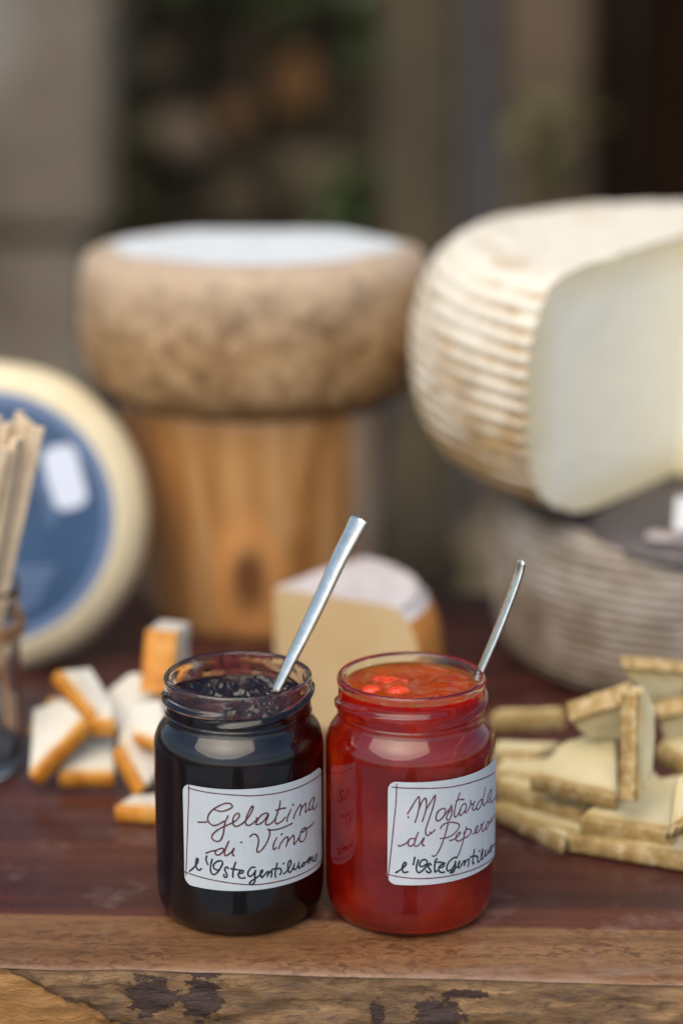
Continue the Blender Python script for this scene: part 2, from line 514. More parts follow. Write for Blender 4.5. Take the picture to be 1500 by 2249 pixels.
M['dark_paper'] = simple("charcoal_wrapper_paper", (0.055, 0.046, 0.050), 0.45, 0.3, 60, 0.5, 0.002)
M['white_paper'] = simple("white_scrap_paper", (0.52, 0.54, 0.56), 0.5, 0.06, 60, 0.3, 0.001)
M['lilac_paper'] = simple("lilac_paper_edge", (0.42, 0.37, 0.38), 0.5, 0.12, 60, 0.3, 0.001)
M['stone_dark'] = simple("dark_mossy_stone", (0.036, 0.026, 0.011), 0.85, 0.5, 14, 0.8, 0.01)
M['stone_pale'] = simple("pale_brown_stone", (0.36, 0.26, 0.18), 0.85, 0.3, 14, 0.8, 0.01)
M['stone_orange'] = simple("rusty_stone", (0.40, 0.20, 0.07), 0.85, 0.35, 14, 0.8, 0.01)
M['stone_olive'] = simple("olive_grey_stone", (0.17, 0.135, 0.078), 0.85, 0.3, 14, 0.8, 0.01)
def mat_pier():
    t = NT("weathered_pier_stone"); c = t.coord()
    n = t.noise(t.coord(loc=(0.3, 0, 0.55)), 3.2, 5, 0.6)
    col = t.ramp(n, [(0.32, (0.080, 0.060, 0.036)), (0.5, (0.150, 0.124, 0.092)), (0.66, (0.23, 0.215, 0.195))])
    t.bsdf(col, 0.85, t.bump(t.noise(c, 20, 5), 0.6, 0.01))
    return t.m
M['pier'] = mat_pier()
M['pier_low'] = simple("brown_pier_stone", (0.125, 0.102, 0.074), 0.85, 0.2, 6, 0.6, 0.01)
M['post_olive'] = simple("weathered_olive_post", (0.050, 0.038, 0.018), 0.8, 0.55, 4, 0.6, 0.006)
M['post_grey'] = simple("grey_iron_post", (0.055, 0.049, 0.050), 0.6, 0.15, 9, 0.3, 0.004)
M['post_tan'] = simple("weathered_tan_post", (0.078, 0.052, 0.029), 0.8, 0.6, 4, 0.6, 0.006)
M['door'] = simple("shade_dark_planks", (0.016, 0.0072, 0.003), 0.9, 0.35, 8, 0.5, 0.006, Specular_IOR_Level=0.1)  # shade of the doorway put into the near-black plank colour
M['leaf'] = simple("ivy_leaf", (0.045, 0.075, 0.022), 0.5, 0.4, 20, 0.2)
M['moss'] = simple('olive_moss_leaf', (0.075, 0.066, 0.016), 0.7, 0.4, 20, 0.2)
M['stem'] = simple("ivy_stem", (0.07, 0.045, 0.025), 0.8, 0.3, 40, 0.4)
def mat_paving():
    t = NT("old_paving")
    br = t.n("TexBrick")
    t.l(t.coord(rot=(0, 0, 0.15)), br.inputs["Vector"])
    t.setin(br, Scale=1.0, Mortar_Size=0.02)
    br.inputs["Brick Width"].default_value = 0.62; br.inputs["Row Height"].default_value = 0.45
    br.inputs["Color1"].default_value = (0.02, 0.019, 0.018, 1); br.inputs["Color2"].default_value = (0.07, 0.067, 0.062, 1); br.inputs["Mortar"].default_value = (0.03, 0.028, 0.025, 1)
    f = t.noise(t.coord(), 9, 5)
    t.bsdf(t.mix(t.gray(f, 0.3, 0.7, 0.0, 0.25), br.outputs[0], (0.03, 0.029, 0.028)), 0.85, t.bump(f, 0.4, 0.004))
    return t.m
M['paving'] = mat_paving()
M['jar_reflector'] = simple('jar_reflector_paving', (0.15, 0.175, 0.215), 0.8, 0.12, 6, 0.4, 0.004)
M['leg'] = simple("dark_table_leg_wood", (0.10, 0.05, 0.03), 0.6, 0.2, 30, 0.4)

# ------------------------------------------------------------------ ground
GZ = -0.86
gr = mesh_obj("ground", [(-60, -60, GZ), (60, -60, GZ), (60, 60, GZ), (-60, 60, GZ)], [(0, 1, 2, 3)], M['paving'], smooth=False)
tag(gr, kind="structure")

for sx in (-1, 1):
    pv = mesh_obj("reflection_strip", [(sx*0.30, -7.0, GZ + 0.004), (sx*3.0, -7.0, GZ + 0.004), (sx*3.0, -0.75, GZ + 0.004), (sx*0.30, -0.75, GZ + 0.004)], [(0, 1, 2, 3) if sx > 0 else (3, 2, 1, 0)], M['jar_reflector'], smooth=False)  # unseen strips added behind the camera for bright columns reflected in the jars
    tag(pv, kind="structure")

# ------------------------------------------------------------------ background
def box(bm, x0, x1, y0, y1, z0, z1, jit=0.0, bev=0.0):
    vs_ = [bm.verts.new((x + random.uniform(-jit, jit), y + random.uniform(-jit, jit), z + random.uniform(-jit, jit)))
           for z in (z0, z1) for y in (y0, y1) for x in (x0, x1)]
    fs = [(0, 2, 3, 1), (4, 5, 7, 6), (0, 1, 5, 4), (2, 6, 7, 3), (0, 4, 6, 2), (1, 3, 7, 5)]
    faces = [bm.faces.new([vs_[i] for i in f]) for f in fs]
    if bev > 0:
        es = list({e for f in faces for e in f.edges})
        bmesh.ops.bevel(bm, geom=es, offset=bev, segments=2, affect='EDGES')

pier = empty("stone_pier", (-0.62, 2.28, GZ))
tag(pier, "blurred pale grey stone pier at the far left behind the cheeses", "pier")
zz = GZ; k = 0
while zz < 1.8:
    h = (0.30, 0.27, 0.315, 0.36, 0.30, 0.33)[k % 6]
    bm = bmesh.new()
    box(bm, -0.33, 0.285 + (0.0, 0.022, -0.016, 0.012, -0.008)[k % 5], -0.18, 0.20, zz - GZ, zz - GZ + h - 0.008, 0.008, 0.014)
    bm_obj("block", bm, M['pier'], pier, smooth=False)
    zz += h; k += 1

# rubble wall
wall = empty("rubble_wall", (-0.10, 2.42, GZ))
tag(wall, "blurred dark rubble stone wall with a few pale and rusty stones behind the brown cheese", "wall")
bm = bmesh.new(); box(bm, -0.25, 0.30, 0.04, 0.25, 0.0, 2.75, 0.0, 0.01)
bm_obj("mortar", bm, M['stone_dark'], wall, smooth=False)
def stone_mesh(seed):
    bm = bmesh.new()
    bmesh.ops.create_icosphere(bm, subdivisions=3, radius=1.0)
    for v in bm.verts:
        p = v.co.copy()
        q = Vector([math.copysign(abs(c) ** 0.72, c) for c in p])
        q *= 0.86 + 0.22 * fbm(p * 1.3 + Vector((seed * 7.1, 0, 0)), 3)
        v.co = q
    me = bpy.data.meshes.new("stone")
    bm.to_mesh(me); bm.free()
    me.polygons.foreach_set("use_smooth", [True] * len(me.polygons))
    me.materials.append(M['stone_dark'])
    return me
SM = [stone_mesh(i) for i in range(4)]
def stone(parent, loc, sc, mat, i):
    o = bpy.data.objects.new("stone", SM[i % 4])
    COL.objects.link(o); o.parent = parent
    o.location = loc; o.scale = sc
    o.rotation_euler = (random.uniform(-.2, .2), random.uniform(-.25, .25), random.uniform(-.3, .3))
    o.material_slots[0].link = 'OBJECT'; o.material_slots[0].material = mat
    return o
special = [(-0.148, 1.00, 0.062, 0.046, 'stone_pale'), (0.030, 1.085, 0.046, 0.052, 'stone_orange'),
           (-0.058, 1.035, 0.036, 0.034, 'stone_orange'), (0.055, 0.935, 0.072, 0.062, 'stone_olive'), (-0.060, 0.900, 0.050, 0.040, 'stone_olive')]
for i, (x, z, sx, sz, m) in enumerate(special):
    stone(wall, (x, 0.035, z), (sx, 0.06, sz), M[m], i)
i = 0; z = 0.06
while z < 2.70:
    x = -0.23 + random.uniform(0, 0.05)
    while x < 0.28:
        sx, sz = random.uniform(0.04, 0.062), random.uniform(0.036, 0.05)
        if all(abs(x - s[0]) > (sx + s[2]) * .8 or abs(z - s[1]) > (sz + s[3]) * .8 for s in special):
            stone(wall, (x, 0.055, z + random.uniform(-.01, .01)), (sx, 0.05, sz), M[random.choice(['stone_dark', 'stone_dark', 'stone_olive'])], i)
        x += sx * 1.9; i += 1
    z += 0.088

def post(name, x0, x1, y0, y1, z1, mat, label, cat, jit=0.016, parts=()):
    cx = (x0 + x1) / 2
    e = empty(name, (cx, (y0+y1)/2, GZ))
    bm = bmesh.new()
    box(bm, x0 - cx, x1 - cx, -(y1-y0)/2, (y1-y0)/2, 0, z1 - GZ, 0.0, 0.008)
    bmesh.ops.subdivide_edges(bm, edges=bm.edges[:], cuts=5, use_grid_fill=True)
    for v in bm.verts:
        v.co += Vector((1, 1, 0)) * (jit * fbm((v.co.x*6 + cx*9, v.co.y*6, v.co.z*3), 3))
    bm_obj("shaft", bm, mat, e)
    tag(e, label, cat)
    return e
post("timber_post", 0.052, 0.158, 2.10, 2.22, 1.9, M['post_olive'], "blurred olive brown timber post behind the gap between the two upper cheeses", "post")
post("iron_post", 0.160, 0.216, 2.12, 2.18, 1.9, M['post_grey'], "blurred narrow grey upright between the olive and the tan timber posts", "post", 0.002)
post("timber_post", 0.222, 0.342, 2.06, 2.20, 1.9, M['post_tan'], "blurred wide tan timber post above the white cut cheese beside the dark doorway", "post")
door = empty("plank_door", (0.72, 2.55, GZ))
tag(door, "plank door coloured near black for the doorway shade at the upper right corner", "door")
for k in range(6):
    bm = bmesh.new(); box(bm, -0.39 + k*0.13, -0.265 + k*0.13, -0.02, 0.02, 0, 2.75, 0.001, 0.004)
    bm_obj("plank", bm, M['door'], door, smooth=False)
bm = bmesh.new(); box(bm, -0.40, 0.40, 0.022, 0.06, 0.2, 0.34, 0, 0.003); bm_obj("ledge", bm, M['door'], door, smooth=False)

plinth = empty("stone_plinth", (0.16, 1.86, GZ))
tag(plinth, "low grey green stones at the foot of the posts seen beside the log", "stones")
for k, (x, z, sx, sz, m) in enumerate([(-0.10, 0.30, .10, .11, 'stone_dark'), (0.05, 0.46, .085, .085, 'stone_olive'), (0.20, 0.40, .10, .12, 'stone_dark'), (-0.05, 0.50, .055, .06, 'stone_dark'), (0.0, 0.12, .14, .13, 'stone_dark'), (0.22, 0.14, .14, .14, 'stone_dark'), (0.02, 0.31, .06, .055, 'stone_olive'), (0.11, 0.29, .06, .06, 'stone_dark')]):
    stone(plinth, (x, 0, z), (sx, 0.10, sz), M[m], k)

def ivy(x, y, z, w, h, n, label, seed, mat='leaf'):
    rnd = random.Random(seed)
    e = empty("ivy_plant", (x, y, GZ))
    tag(e, label, "ivy", "ivy on the rubble wall")
    V, F = [], []
    for _ in range(n):
        a = rnd.gauss(0, .45), rnd.gauss(0, .35), rnd.gauss(0, .45)
        c = Vector((a[0]*w, a[1]*0.06, z - GZ + a[2]*h))
        s = rnd.uniform(.016, .030)
        rot = Matrix.Rotation(rnd.uniform(0, 6.28), 3, 'Z') @ Matrix.Rotation(rnd.uniform(-1.2, 1.2), 3, 'X') @ Matrix.Rotation(rnd.uniform(0, 6.28), 3, 'Y')
        b = len(V)
        for p in ((0, 0, -1), (.6, .08, -.35), (.45, .02, .35), (0, .12, 1), (-.45, .02, .35), (-.6, .08, -.35), (0, -.12, 0)):
            V.append(c + rot @ (Vector(p) * s))
        for q in range(6): F.append((b + q, b + (q+1) % 6, b + 6))
    f = mesh_obj("foliage", V, F, M[mat], e, smooth=False); f["kind"] = "stuff"
    pts = [(0.0, 0.03, 0), (0.02, 0.035, (z-GZ)*.4), (-0.02, 0.03, (z-GZ)*.75), (0.01, 0.03, z-GZ+h*.3)]
    tube("stem", crom(pts, 6), 0.006, M['stem'], e, 6)
def tube(name, pts, r, mat, parent=None, seg=8):
    V, F = [], []
    pts = [Vector(p) for p in pts]
    for i, p in enumerate(pts):
        t = (pts[min(i+1, len(pts)-1)] - pts[max(i-1, 0)]).normalized()
        a = t.orthogonal().normalized() if i == 0 else (a - t * a.dot(t)).normalized()
        b = t.cross(a)
        for s in range(seg):
            th = 2*math.pi*s/seg
            V.append(p + (a*math.cos(th) + b*math.sin(th)) * r)
    for i in range(len(pts)-1):
        for s in range(seg):
            F.append((i*seg+s, i*seg+(s+1) % seg, (i+1)*seg+(s+1) % seg, (i+1)*seg+s))
    F.append(tuple(range(seg-1, -1, -1))); F.append(tuple((len(pts)-1)*seg+s for s in range(seg)))
    return mesh_obj(name, V, F, mat, parent)
ivy(-0.13, 2.29, 0.40, 0.10, 0.07, 150, "dark green ivy clump at the top edge above the brown cheese", 1)
ivy(0.055, 2.27, 0.345, 0.045, 0.06, 90, "green ivy clump at the top edge beside the olive post", 2)
ivy(-0.325, 2.26, 0.13, 0.030, 0.20, 200, "mossy ivy strip against the grey pier", 3, 'moss')
ivy(0.285, 2.03, 0.155, 0.05, 0.08, 26, "mossy green growth on the wide tan timber post", 6, 'moss')
ivy(0.19, 2.40, 0.30, 0.06, 0.12, 60, "dark ivy behind the posts near the dark doorway", 8)
ivy(0.015, 2.27, 0.055, 0.04, 0.05, 80, "small green ivy tuft just above the right end of the brown cheese", 4)

# ------------------------------------------------------------------ slab table
table = empty("slab_table", (0, 0.19, GZ))
tag(table, "dark reddish brown live edge wood slab carrying all the jars and cheeses", "table")
xs = [-0.62 + 0.02*i for i in range(22)] 
xs = [x for x in xs if x < -0.2] + [-0.2 + 0.0016*i for i in range(251)] + [0.22 + 0.02*i for i in range(21)]
def edge_y(x):
    c = max(-0.3, min(0.3, x))
    return -0.0565 - 0.047*c - 0.12*c*c*(1 if c > 0 else -0.2) + 0.0010*fbm((x*22, 3.1, 0), 4) + 0.0012*fbm((x*6, 8.2, 0), 3)
tz = -GZ
V, F = [], []
prof = [(0.435, None, -0.045), (0.435, None, -0.003), (0.432, None, 0.0)]
ys_top = [0.40, 0.30, 0.2, 0.1, 0.05, 0.0]
R_ = 0.0036
rows_top = []
for x in xs:
    ye = edge_y(x)
    col = [(x, 0.436 + 0.004*fbm((x*5, 1, 1)), -0.045), (x, 0.436 + 0.004*fbm((x*5, 1, 1)), -0.004), (x, 0.432 + 0.004*fbm((x*5, 1, 1)), 0.0)]
    col += [(x, y, 0.0) for y in ys_top]
    col += [(x, ye + 0.03, 0.0), (x, ye + 0.015, -0.00005)]
    col += [(x, ye + R_*2.2*(1 - math.sin(a)), -R_*(1 - math.cos(a))) for a in (0.0, .25, .5, .75, 1.0, 1.2)]
    rows_top.append(col)
nc = len(rows_top[0])
for col in rows_top: V += [(x, y - 0.19, z + tz) for (x, y, z) in col]
for i in range(len(xs)-1):
    for j in range(nc-1):
        a = i*nc + j; F.append((a, a+1, a+nc+1, a+nc))
def shift(o): 
    return o
top = mesh_obj("slab_top", V, F, M['board'], table)
# make shader coordinates read from the board surface: origin at (0,0,0) world
def recenter(o, origin):
    off = Vector(origin)
    for v in o.data.vertices: v.co -= off
    o.location = Vector(o.location) + off
recenter(top, (0, -0.19, tz))
V, F = [], []
nz = 26
for i, x in enumerate(xs):
    last = rows_top[i][-1]
    for j in range(nz):
        t = j / (nz-1)
        z = last[2] - 0.0004 - t * 0.046
        ramp_ = min(1.0, t*9)
        y = last[1] + 0.0006 - 0.0012*ramp_ - 0.0035*t
        dis = 0.0016*fbm((x*45, 2.0, z*150), 5) + 0.0016*fbm((x*14, 5.0, z*60), 3)
        lowm = (z + 0.0015) + (x + 0.126)*0.5 + 0.004*fbm((x*110, 0, z*110), 4)
        if lowm < 0: dis += min(0.0018, -lowm*2.5)
        V.append((x, y + dis*ramp_, z))
    V.append((x, 0.436, -0.0465))
nn = nz + 1
for i in range(len(xs)-1):
    for j in range(nn-1):
        a = i*nn + j; F.append((a, a+1, a+nn+1, a+nn))
be = mesh_obj("bark_edge", V, F, M['bark'], table, loc=(0, -0.19, tz))
be["label"] = "rough brown bark edge of the slab with dark patches"
for sx in (-1, 1):
    for sy in (-1, 1):
        bm = bmesh.new(); box(bm, sx*0.50-0.03, sx*0.50+0.03, sy*0.19-0.03, sy*0.19+0.03, 0, tz-0.045, 0, 0.004)
        bm_obj("leg", bm, M['leg'], table, smooth=False)

# ------------------------------------------------------------------ log + brown wheel
log = empty("log_stand", (-0.0480, 0.402, 0))
tag(log, "upright orange brown barkless log with a knot carrying the brown cheese", "log")
prof = [(0.002, 0.0), (0.064, 0.0), (0.066, 0.003)] + [(0.066 + 0.0150*(k/18)**0.8, 0.003 + 0.1243*k/18) for k in range(1, 19)] + [(0.0790, 0.1295), (0.002, 0.1298)]
def log_r(r, z, th):
    if r < 0.01: return r, z
    d = 0.0022*math.sin(2*th + 0.6) + 0.0016*fbm((math.sin(th)*2.2, math.cos(th)*2.2, z*6), 3)
    dx = r*math.sin(th) + 0.004; dz = z - 0.039
    if math.cos(th) > 0:
        d += 0.0050*math.exp(-(dx/0.013)**2 - (dz/0.020)**2) + 0.0018*math.exp(-(dx/0.02)**2 - ((z-0.075)/0.03)**2)
        d -= 0.0035*math.exp(-(dx/0.006)**2 - (dz/0.010)**2)
    return r + d, z
V, F = lathe(prof, 128, log_r)
lg = mesh_obj("trunk", V, F, M['log'], log)

def wheel_prof(pts, n=7): return crom(pts, n)
whl = empty("round_cheese", (-0.0485, 0.400, 0.1300))
tag(whl, "round brown mottled cheese wheel standing on the upright log", "cheese")
p = wheel_prof([(0.001, 0.0), (0.06, 0.0), (0.080, 0.0015), (0.0895, 0.007), (0.0952, 0.018), (0.0975, 0.034), (0.0985, 0.052), (0.0975, 0.067), (0.0930, 0.0770), (0.084, 0.0812), (0.06, 0.0818), (0.001, 0.0818)], 8)
def whl_r(r, z, th):
    if r < 0.01: return r, z
    s = Vector((math.sin(th), math.cos(th), 0))
    return r + 0.0016*fbm((s.x*3, s.y*3, z*30), 4) + 0.0012*math.sin(th*2+1), z + 0.0012*fbm((s.x*2+5, s.y*2, r*20), 3)*(z > 0.01)
V, F = lathe(p, 160, whl_r)
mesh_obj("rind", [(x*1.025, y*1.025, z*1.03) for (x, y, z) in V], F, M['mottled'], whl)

# ------------------------------------------------------------------ leaning wheel with blue label
lw = empty("round_cheese", (-0.1875, 0.2965, 0.0822))
tag(lw, "cream cheese wheel standing on edge with a round blue label at the left", "cheese")
lean = math.radians(14.5)
nrm = Vector((0.03, -math.cos(lean), math.sin(lean))).normalized()
xa = Vector((1, 0.03, 0)).normalized(); ya = nrm.cross(xa).normalized(); xa = ya.cross(nrm)
lw.matrix_world = Matrix(((xa.x, ya.x, nrm.x, -0.1875), (xa.y, ya.y, nrm.y, 0.2965), (xa.z, ya.z, nrm.z, 0.0822), (0, 0, 0, 1)))
p = wheel_prof([(0.0005, -0.043), (0.05, -0.043), (0.068, -0.042), (0.078, -0.037), (0.0832, -0.028), (0.0845, -0.020), (0.0832, -0.012), (0.079, -0.0052), (0.0725, -0.0012), (0.067, 0.0), (0.04, 0.0), (0.0005, 0.0)], 6)
def lw_r(r, z, th): return (r, z) if r < .01 else (r + 0.0006*fbm((math.sin(th)*3, math.cos(th)*3, z*40)), z)
V, F = lathe(p, 128, lw_r); mesh_obj("rind", V, F, M['wax_cream'], lw)
def disc(name, r0, r1, z, mat, parent, seg=96, a0=0, a1=2*math.pi, th=0.0003, c=(0, 0)):
    V, F = [], []
    for s in range(seg+1):
        a = a0 + (a1-a0)*s/seg
        for (r, zz) in ((r0, z), (r1, z), (r1, z-th)):
            V.append((c[0] + r*math.cos(a), c[1] + r*math.sin(a), zz))
    for s in range(seg):
        for j in range(2):
            q = s*3 + j; F.append((q, q+1, q+4, q+3))
    return mesh_obj(name, V, F, mat, parent, smooth=False)
lab = disc("label", 0.0001, 0.0615, 0.0006, M['blue'], lw)
lab["label"] = "round blue printed label with a pale rim"
disc("label_rim", 0.0615, 0.0672, 0.0006, M['blue_pale'], lab)
def rrect(name, cx, cy, w, h, r, rot, z, mat, parent):
    V = []
    for (sx, sy, a0) in ((1, 1, 0), (-1, 1, 90), (-1, -1, 180), (1, -1, 270)):
        for k in range(9):
            a = math.radians(a0 + k*90/8)
            x, y = sx*(w/2-r) + r*math.cos(a), sy*(h/2-r) + r*math.sin(a)
            V.append((cx + x*math.cos(rot) - y*math.sin(rot), cy + x*math.sin(rot) + y*math.cos(rot), z))
    n = len(V)
    V += [(x, y, z - 0.0003) for (x, y, z) in V]
    F = [tuple(range(n))] + [(i, i+n, (i+1) % n + n, (i+1) % n) for i in range(n)]
    return mesh_obj(name, V, F, mat, parent, smooth=False)
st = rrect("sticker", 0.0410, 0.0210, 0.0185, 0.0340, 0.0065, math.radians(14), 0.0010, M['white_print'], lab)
disc("printed_arc", 0.031, 0.0365, 0.0010, M['blue_mid'], lab, 24, math.radians(-8), math.radians(38))
for k in range(6):
    rrect("printed_line", 0.021 - 0.0015*k, -0.0275 - 0.0038*k, 0.030 - 0.001*k, 0.0020, 0.0009, 0, 0.0010, M['blue_pale'], lab)

# ------------------------------------------------------------------ right stack of basket cheeses
AX, AY = 0.1785, 0.312
low = empty("round_cheese", (AX, AY, 0))
tag(low, "grey brown ribbed basket cheese under the cut one at the right", "cheese")
base = crom([(0.001, 0.0), (0.06, 0.0), (0.079, 0.001), (0.088, 0.008), (0.0935, 0.022), (0.0968, 0.042), (0.0985, 0.062), (0.0965, 0.078), (0.0905, 0.0865), (0.080, 0.0905), (0.05, 0.0968), (0.001, 0.0998)], 26)
def low_r(r, z, th):
    if r < 0.06: return r, z
    s = (math.sin(th), math.cos(th))
    side = max(0.0, min(1.0, (r-0.078)/0.012))
    rib = math.sin((z + 0.006*math.sin(th*1.0 + 0.8)) * 2*math.pi/0.0052)
    return r + side*(0.0009*rib*(0.6 + 0.6*fbm((s[0]*6, s[1]*6, z*60), 2)) + 0.0006*fbm((s[0]*20, s[1]*20, z*120), 3)), z
V, F = lathe(base, 220, low_r)
o_ = mesh_obj("rind", V, F, M['rib_low'], low)
set_attr(o_, "rib", [0.5 + 0.5*math.sin((z + 0.006*math.sin(2*math.pi*s/220 + 0.8))*2*math.pi/0.0052) for (r, z) in base for s in range(220)])

# dark paper between the cheeses: a crumpled label folding over the front shoulder
wp = empty("paper_wrapper", (AX, AY, 0.0905))
tag(wp, "crumpled charcoal paper label lying between the two stacked basket cheeses", "paper")
V, F = [], []
RR = [0.002, 0.03, 0.06, 0.078, 0.086, 0.092, 0.0965, 0.0995, 0.1015]
ZZ = [0.0106, 0.0096, 0.0068, 0.0026, -0.0002, -0.0030, -0.0070, -0.0115, -0.0160]
seg = 120
for i, (r, z) in enumerate(zip(RR, ZZ)):
    for s in range(seg):
        th = 2*math.pi*s/seg
        dep = max(0.0, math.cos(th - 0.30))            # hangs lowest at the front right
        f = 1.0 if i < 4 else 0.15 + 0.85*max(0, (dep - 0.35)/0.65)
        rr = RR[3] + (r - RR[3])*f if i > 3 else r
        zz_ = ZZ[3] + (z - ZZ[3])*f if i > 3 else z
        rr += 0.0014 + 0.0008*fbm((math.sin(th)*9, math.cos(th)*9, r*60), 3)*(i > 2)
        V.append((rr*math.sin(th), -rr*math.cos(th), zz_ + (0.0006 if i > 2 else 0)))
for i in range(len(RR)-1):
    for s in range(seg):
        F.append((i*seg+s, i*seg+(s+1) % seg, (i+1)*seg+(s+1) % seg, (i+1)*seg+s))
w_ = mesh_obj("sheet", V, F, M['dark_paper'], wp)
md = w_.modifiers.new("thick", 'SOLIDIFY'); md.thickness = 0.0004; md.offset = 1
V, F = [], []
for s in range(41):
    th = math.radians(-18 + 75*s/40)
    w = 0.5 + 0.5*math.sin(s/40*math.pi)
    for (r, z) in ((0.083, 0.0020), (0.0905, 0.0008), (0.0905 + 0.004*w, 0.0016 - 0.0026*w)):
        V.append(((r+.0022)*math.sin(th), -(r+.0022)*math.cos(th), z + 0.0005*fbm((s*.4, r*90, 1))))
for s in range(40):
    for j in range(2): q = s*3 + j; F.append((q, q+1, q+4, q+3))
e_ = mesh_obj("paper_edge", V, F, M['lilac_paper'], wp); md = e_.modifiers.new("thick", 'SOLIDIFY'); md.thickness = 0.0003
wl = empty("paper_scrap", (0.168, 0.2255, 0.0945))
tag(wl, "small white paper scrap tucked under the cut cheese at the right edge", "paper")
V, F = [], []
for i in range(9):
    for j in range(7):
        u, v = i/8, j/6
        V.append((-0.006 + 0.034*u + 0.004*v*(1-u), -0.010 + 0.020*v, 0.0022 + 0.0125*v + 0.0015*fbm((u*3, v*3, 7), 3)))
for i in range(8):
    for j in range(6): q = i*7 + j; F.append((q, q+7, q+8, q+1))
s_ = mesh_obj("sheet", V, F, M['white_paper'], wl); md = s_.modifiers.new("thick", 'SOLIDIFY'); md.thickness = 0.0004

up = empty("round_cheese", (AX, AY, 0.1022))
up.rotation_euler = (math.radians(4.5), 0, 0)
tag(up, "large ribbed basket cheese with a wedge cut out showing ivory paste at the right", "cheese")
pts = [(0.001, 0.0), (0.055, 0.0), (0.080, 0.0006), (0.096, 0.0032), (0.1080, 0.0078), (0.1180, 0.0132), (0.1275, 0.0215), (0.1345, 0.0325), (0.1390, 0.0465), (0.1412, 0.0620), (0.1412, 0.0780), (0.1387, 0.0930), (0.1345, 0.1060), (0.1280, 0.1170), (0.1180, 0.1245), (0.102, 0.1275), (0.06, 0.1288), (0.001, 0.1292)]
uprof = crom(pts, 24)
def up_r(r, z, th):
    if r < 0.004: return r, z
    s = (math.sin(th), math.cos(th))
    side = max(0.0, min(1.0, (r - 0.085)/0.02))
    zr = z + 0.0035*math.sin(th + 0.5)
    rib = math.sin(zr*2*math.pi/0.0079)
    amp = (0.0016 - 0.0007*max(0.0, min(1.0, (z-0.055)/0.05)))*(0.75 + 0.5*fbm((s[0]*5, s[1]*5, z*30), 2))
    fine = 0.0005*math.sin(th*150 + 3*fbm((th*6, z*60, 0), 2))*(0.4 + 0.6*max(0, rib))
    cr = 0.0004*fbm((s[0]*26, s[1]*26, z*170), 3)
    top = max(0.0, (z - 0.105)/0.025)
    return r + side*(amp*rib + fine + cr), z + top*0.0015*fbm((s[0]*r*60, s[1]*r*60, 4), 3)
TH_A = math.radians(-40.5)      # first cut face
TH_B = math.radians(52)         # second cut face
V, F = lathe(uprof, 260, up_r, th0=TH_B, th1=TH_A + 2*math.pi)
o_ = mesh_obj("rind", V, F, M['rib_top'], up)
set_attr(o_, "rib", [0.5 + 0.5*max(0.0, min(1.0, (r - 0.085)/0.02))*math.sin((z + 0.0035*math.sin(TH_B + (TH_A + 2*math.pi - TH_B)*s/260 + 0.5))*2*math.pi/0.0079) for (r, z) in uprof for s in range(261)])
def cut_face(th, name, inset):
    P = [up_r(r, z, th) for (r, z) in uprof]
    V, F = [], []
    m = 26
    for (r, z) in P:
        for k in range(m):
            t = k/(m-1)
            rr = r*t
            off = 0.0003*fbm((rr*60, z*60, th), 3)*(1 if 0.02 < t < 0.98 else 0)
            V.append((rr*math.sin(th) + off*math.cos(th), -rr*math.cos(th) + off*math.sin(th), z))
    for i in range(len(P)-1):
        for k in range(m-1):
            a = i*m + k; F.append((a, a+1, a+m+1, a+m))
    return mesh_obj(name, V, F, M['paste_cut'], up)
def mat_cut():
    t = NT("ivory_cut_paste")
    c = t.coord(); x, y, z = t.sep(c)
    rad = t.math('SQRT', t.math('ADD', t.math('MULTIPLY', x, x), t.math('MULTIPLY', y, y)))
    a = t.noise(c, 30, 6, 0.6); v = t.noise(c, 260, 4, 0.6)
    # drier, yellower paste just inside the rind
    rz = t.math('ABSOLUTE', t.math('SUBTRACT', z, 0.0645))
    dz = t.gray(t.math('ADD', rz, t.math('MULTIPLY', t.math('SUBTRACT', a, .5), .012)), 0.043, 0.064)
    dr = t.gray(t.math('ADD', rad, t.math('MULTIPLY', t.math('SUBTRACT', a, .5), .012)), 0.112, 0.139)
    ed = t.math('MAXIMUM', dz, dr)
    col = t.ramp(a, [(0.3, (0.84, 0.82, 0.69)), (0.7, (0.85, 0.83, 0.71))])
    col = t.mix(t.math('MULTIPLY', ed, 0.8), col, (0.74, 0.62, 0.36))
    col = t.mix(t.gray(v, 0.64, 0.74, 0.0, 0.25), col, (0.5, 0.42, 0.26))
    p = t.bsdf(col, 0.42, t.bump(v, 0.15, 0.0005), Subsurface_Weight=0.3, Subsurface_Scale=0.006)
    p.inputs["Subsurface Radius"].default_value = (1.0, 0.7, 0.4)
    return t.m
M['paste_cut'] = mat_cut()
cut_face(TH_A, "cut_face", 0)
cut_face(TH_B, "cut_face", 0)

# ------------------------------------------------------------------ wedge behind the jars
wd = empty("cheese_wedge", (-0.0330, 0.212, 0))
tag(wd, "tan cheese wedge with dusty white top rind and orange side behind the jars", "cheese")
A0, A1, RW, HW = math.radians(-32), math.radians(50), 0.0800, 0.0690
N = 28
def arc(r, z, k): 
    a = A0 + (A1-A0)*k/N
    return (r*math.cos(a), r*math.sin(a), z)
profW = [(0.0, 0.0), (0.0765, 0.0), (0.0785, 0.002), (0.0815, 0.012), (0.0835, 0.03), (0.0815, 0.050), (0.0770, 0.0615), (0.0715, 0.067), (0.064, 0.0695), (0.0, 0.0685)]
pw = crom(profW, 5)
V, F = [], []
for (r, z) in pw:
    for k in range(N+1):
        x, y, zz_ = arc(max(r, 1e-5), z, k)
        V.append((x, y, zz_ + 0.0006*fbm((x*50, y*50, zz_*20), 3)))
for i in range(len(pw)-1):
    for k in range(N):
        a = i*(N+1)+k; F.append((a, a+1, a+N+2, a+N+1))
isplit = next(i for i, (r, z) in enumerate(pw) if z > 0.0625)
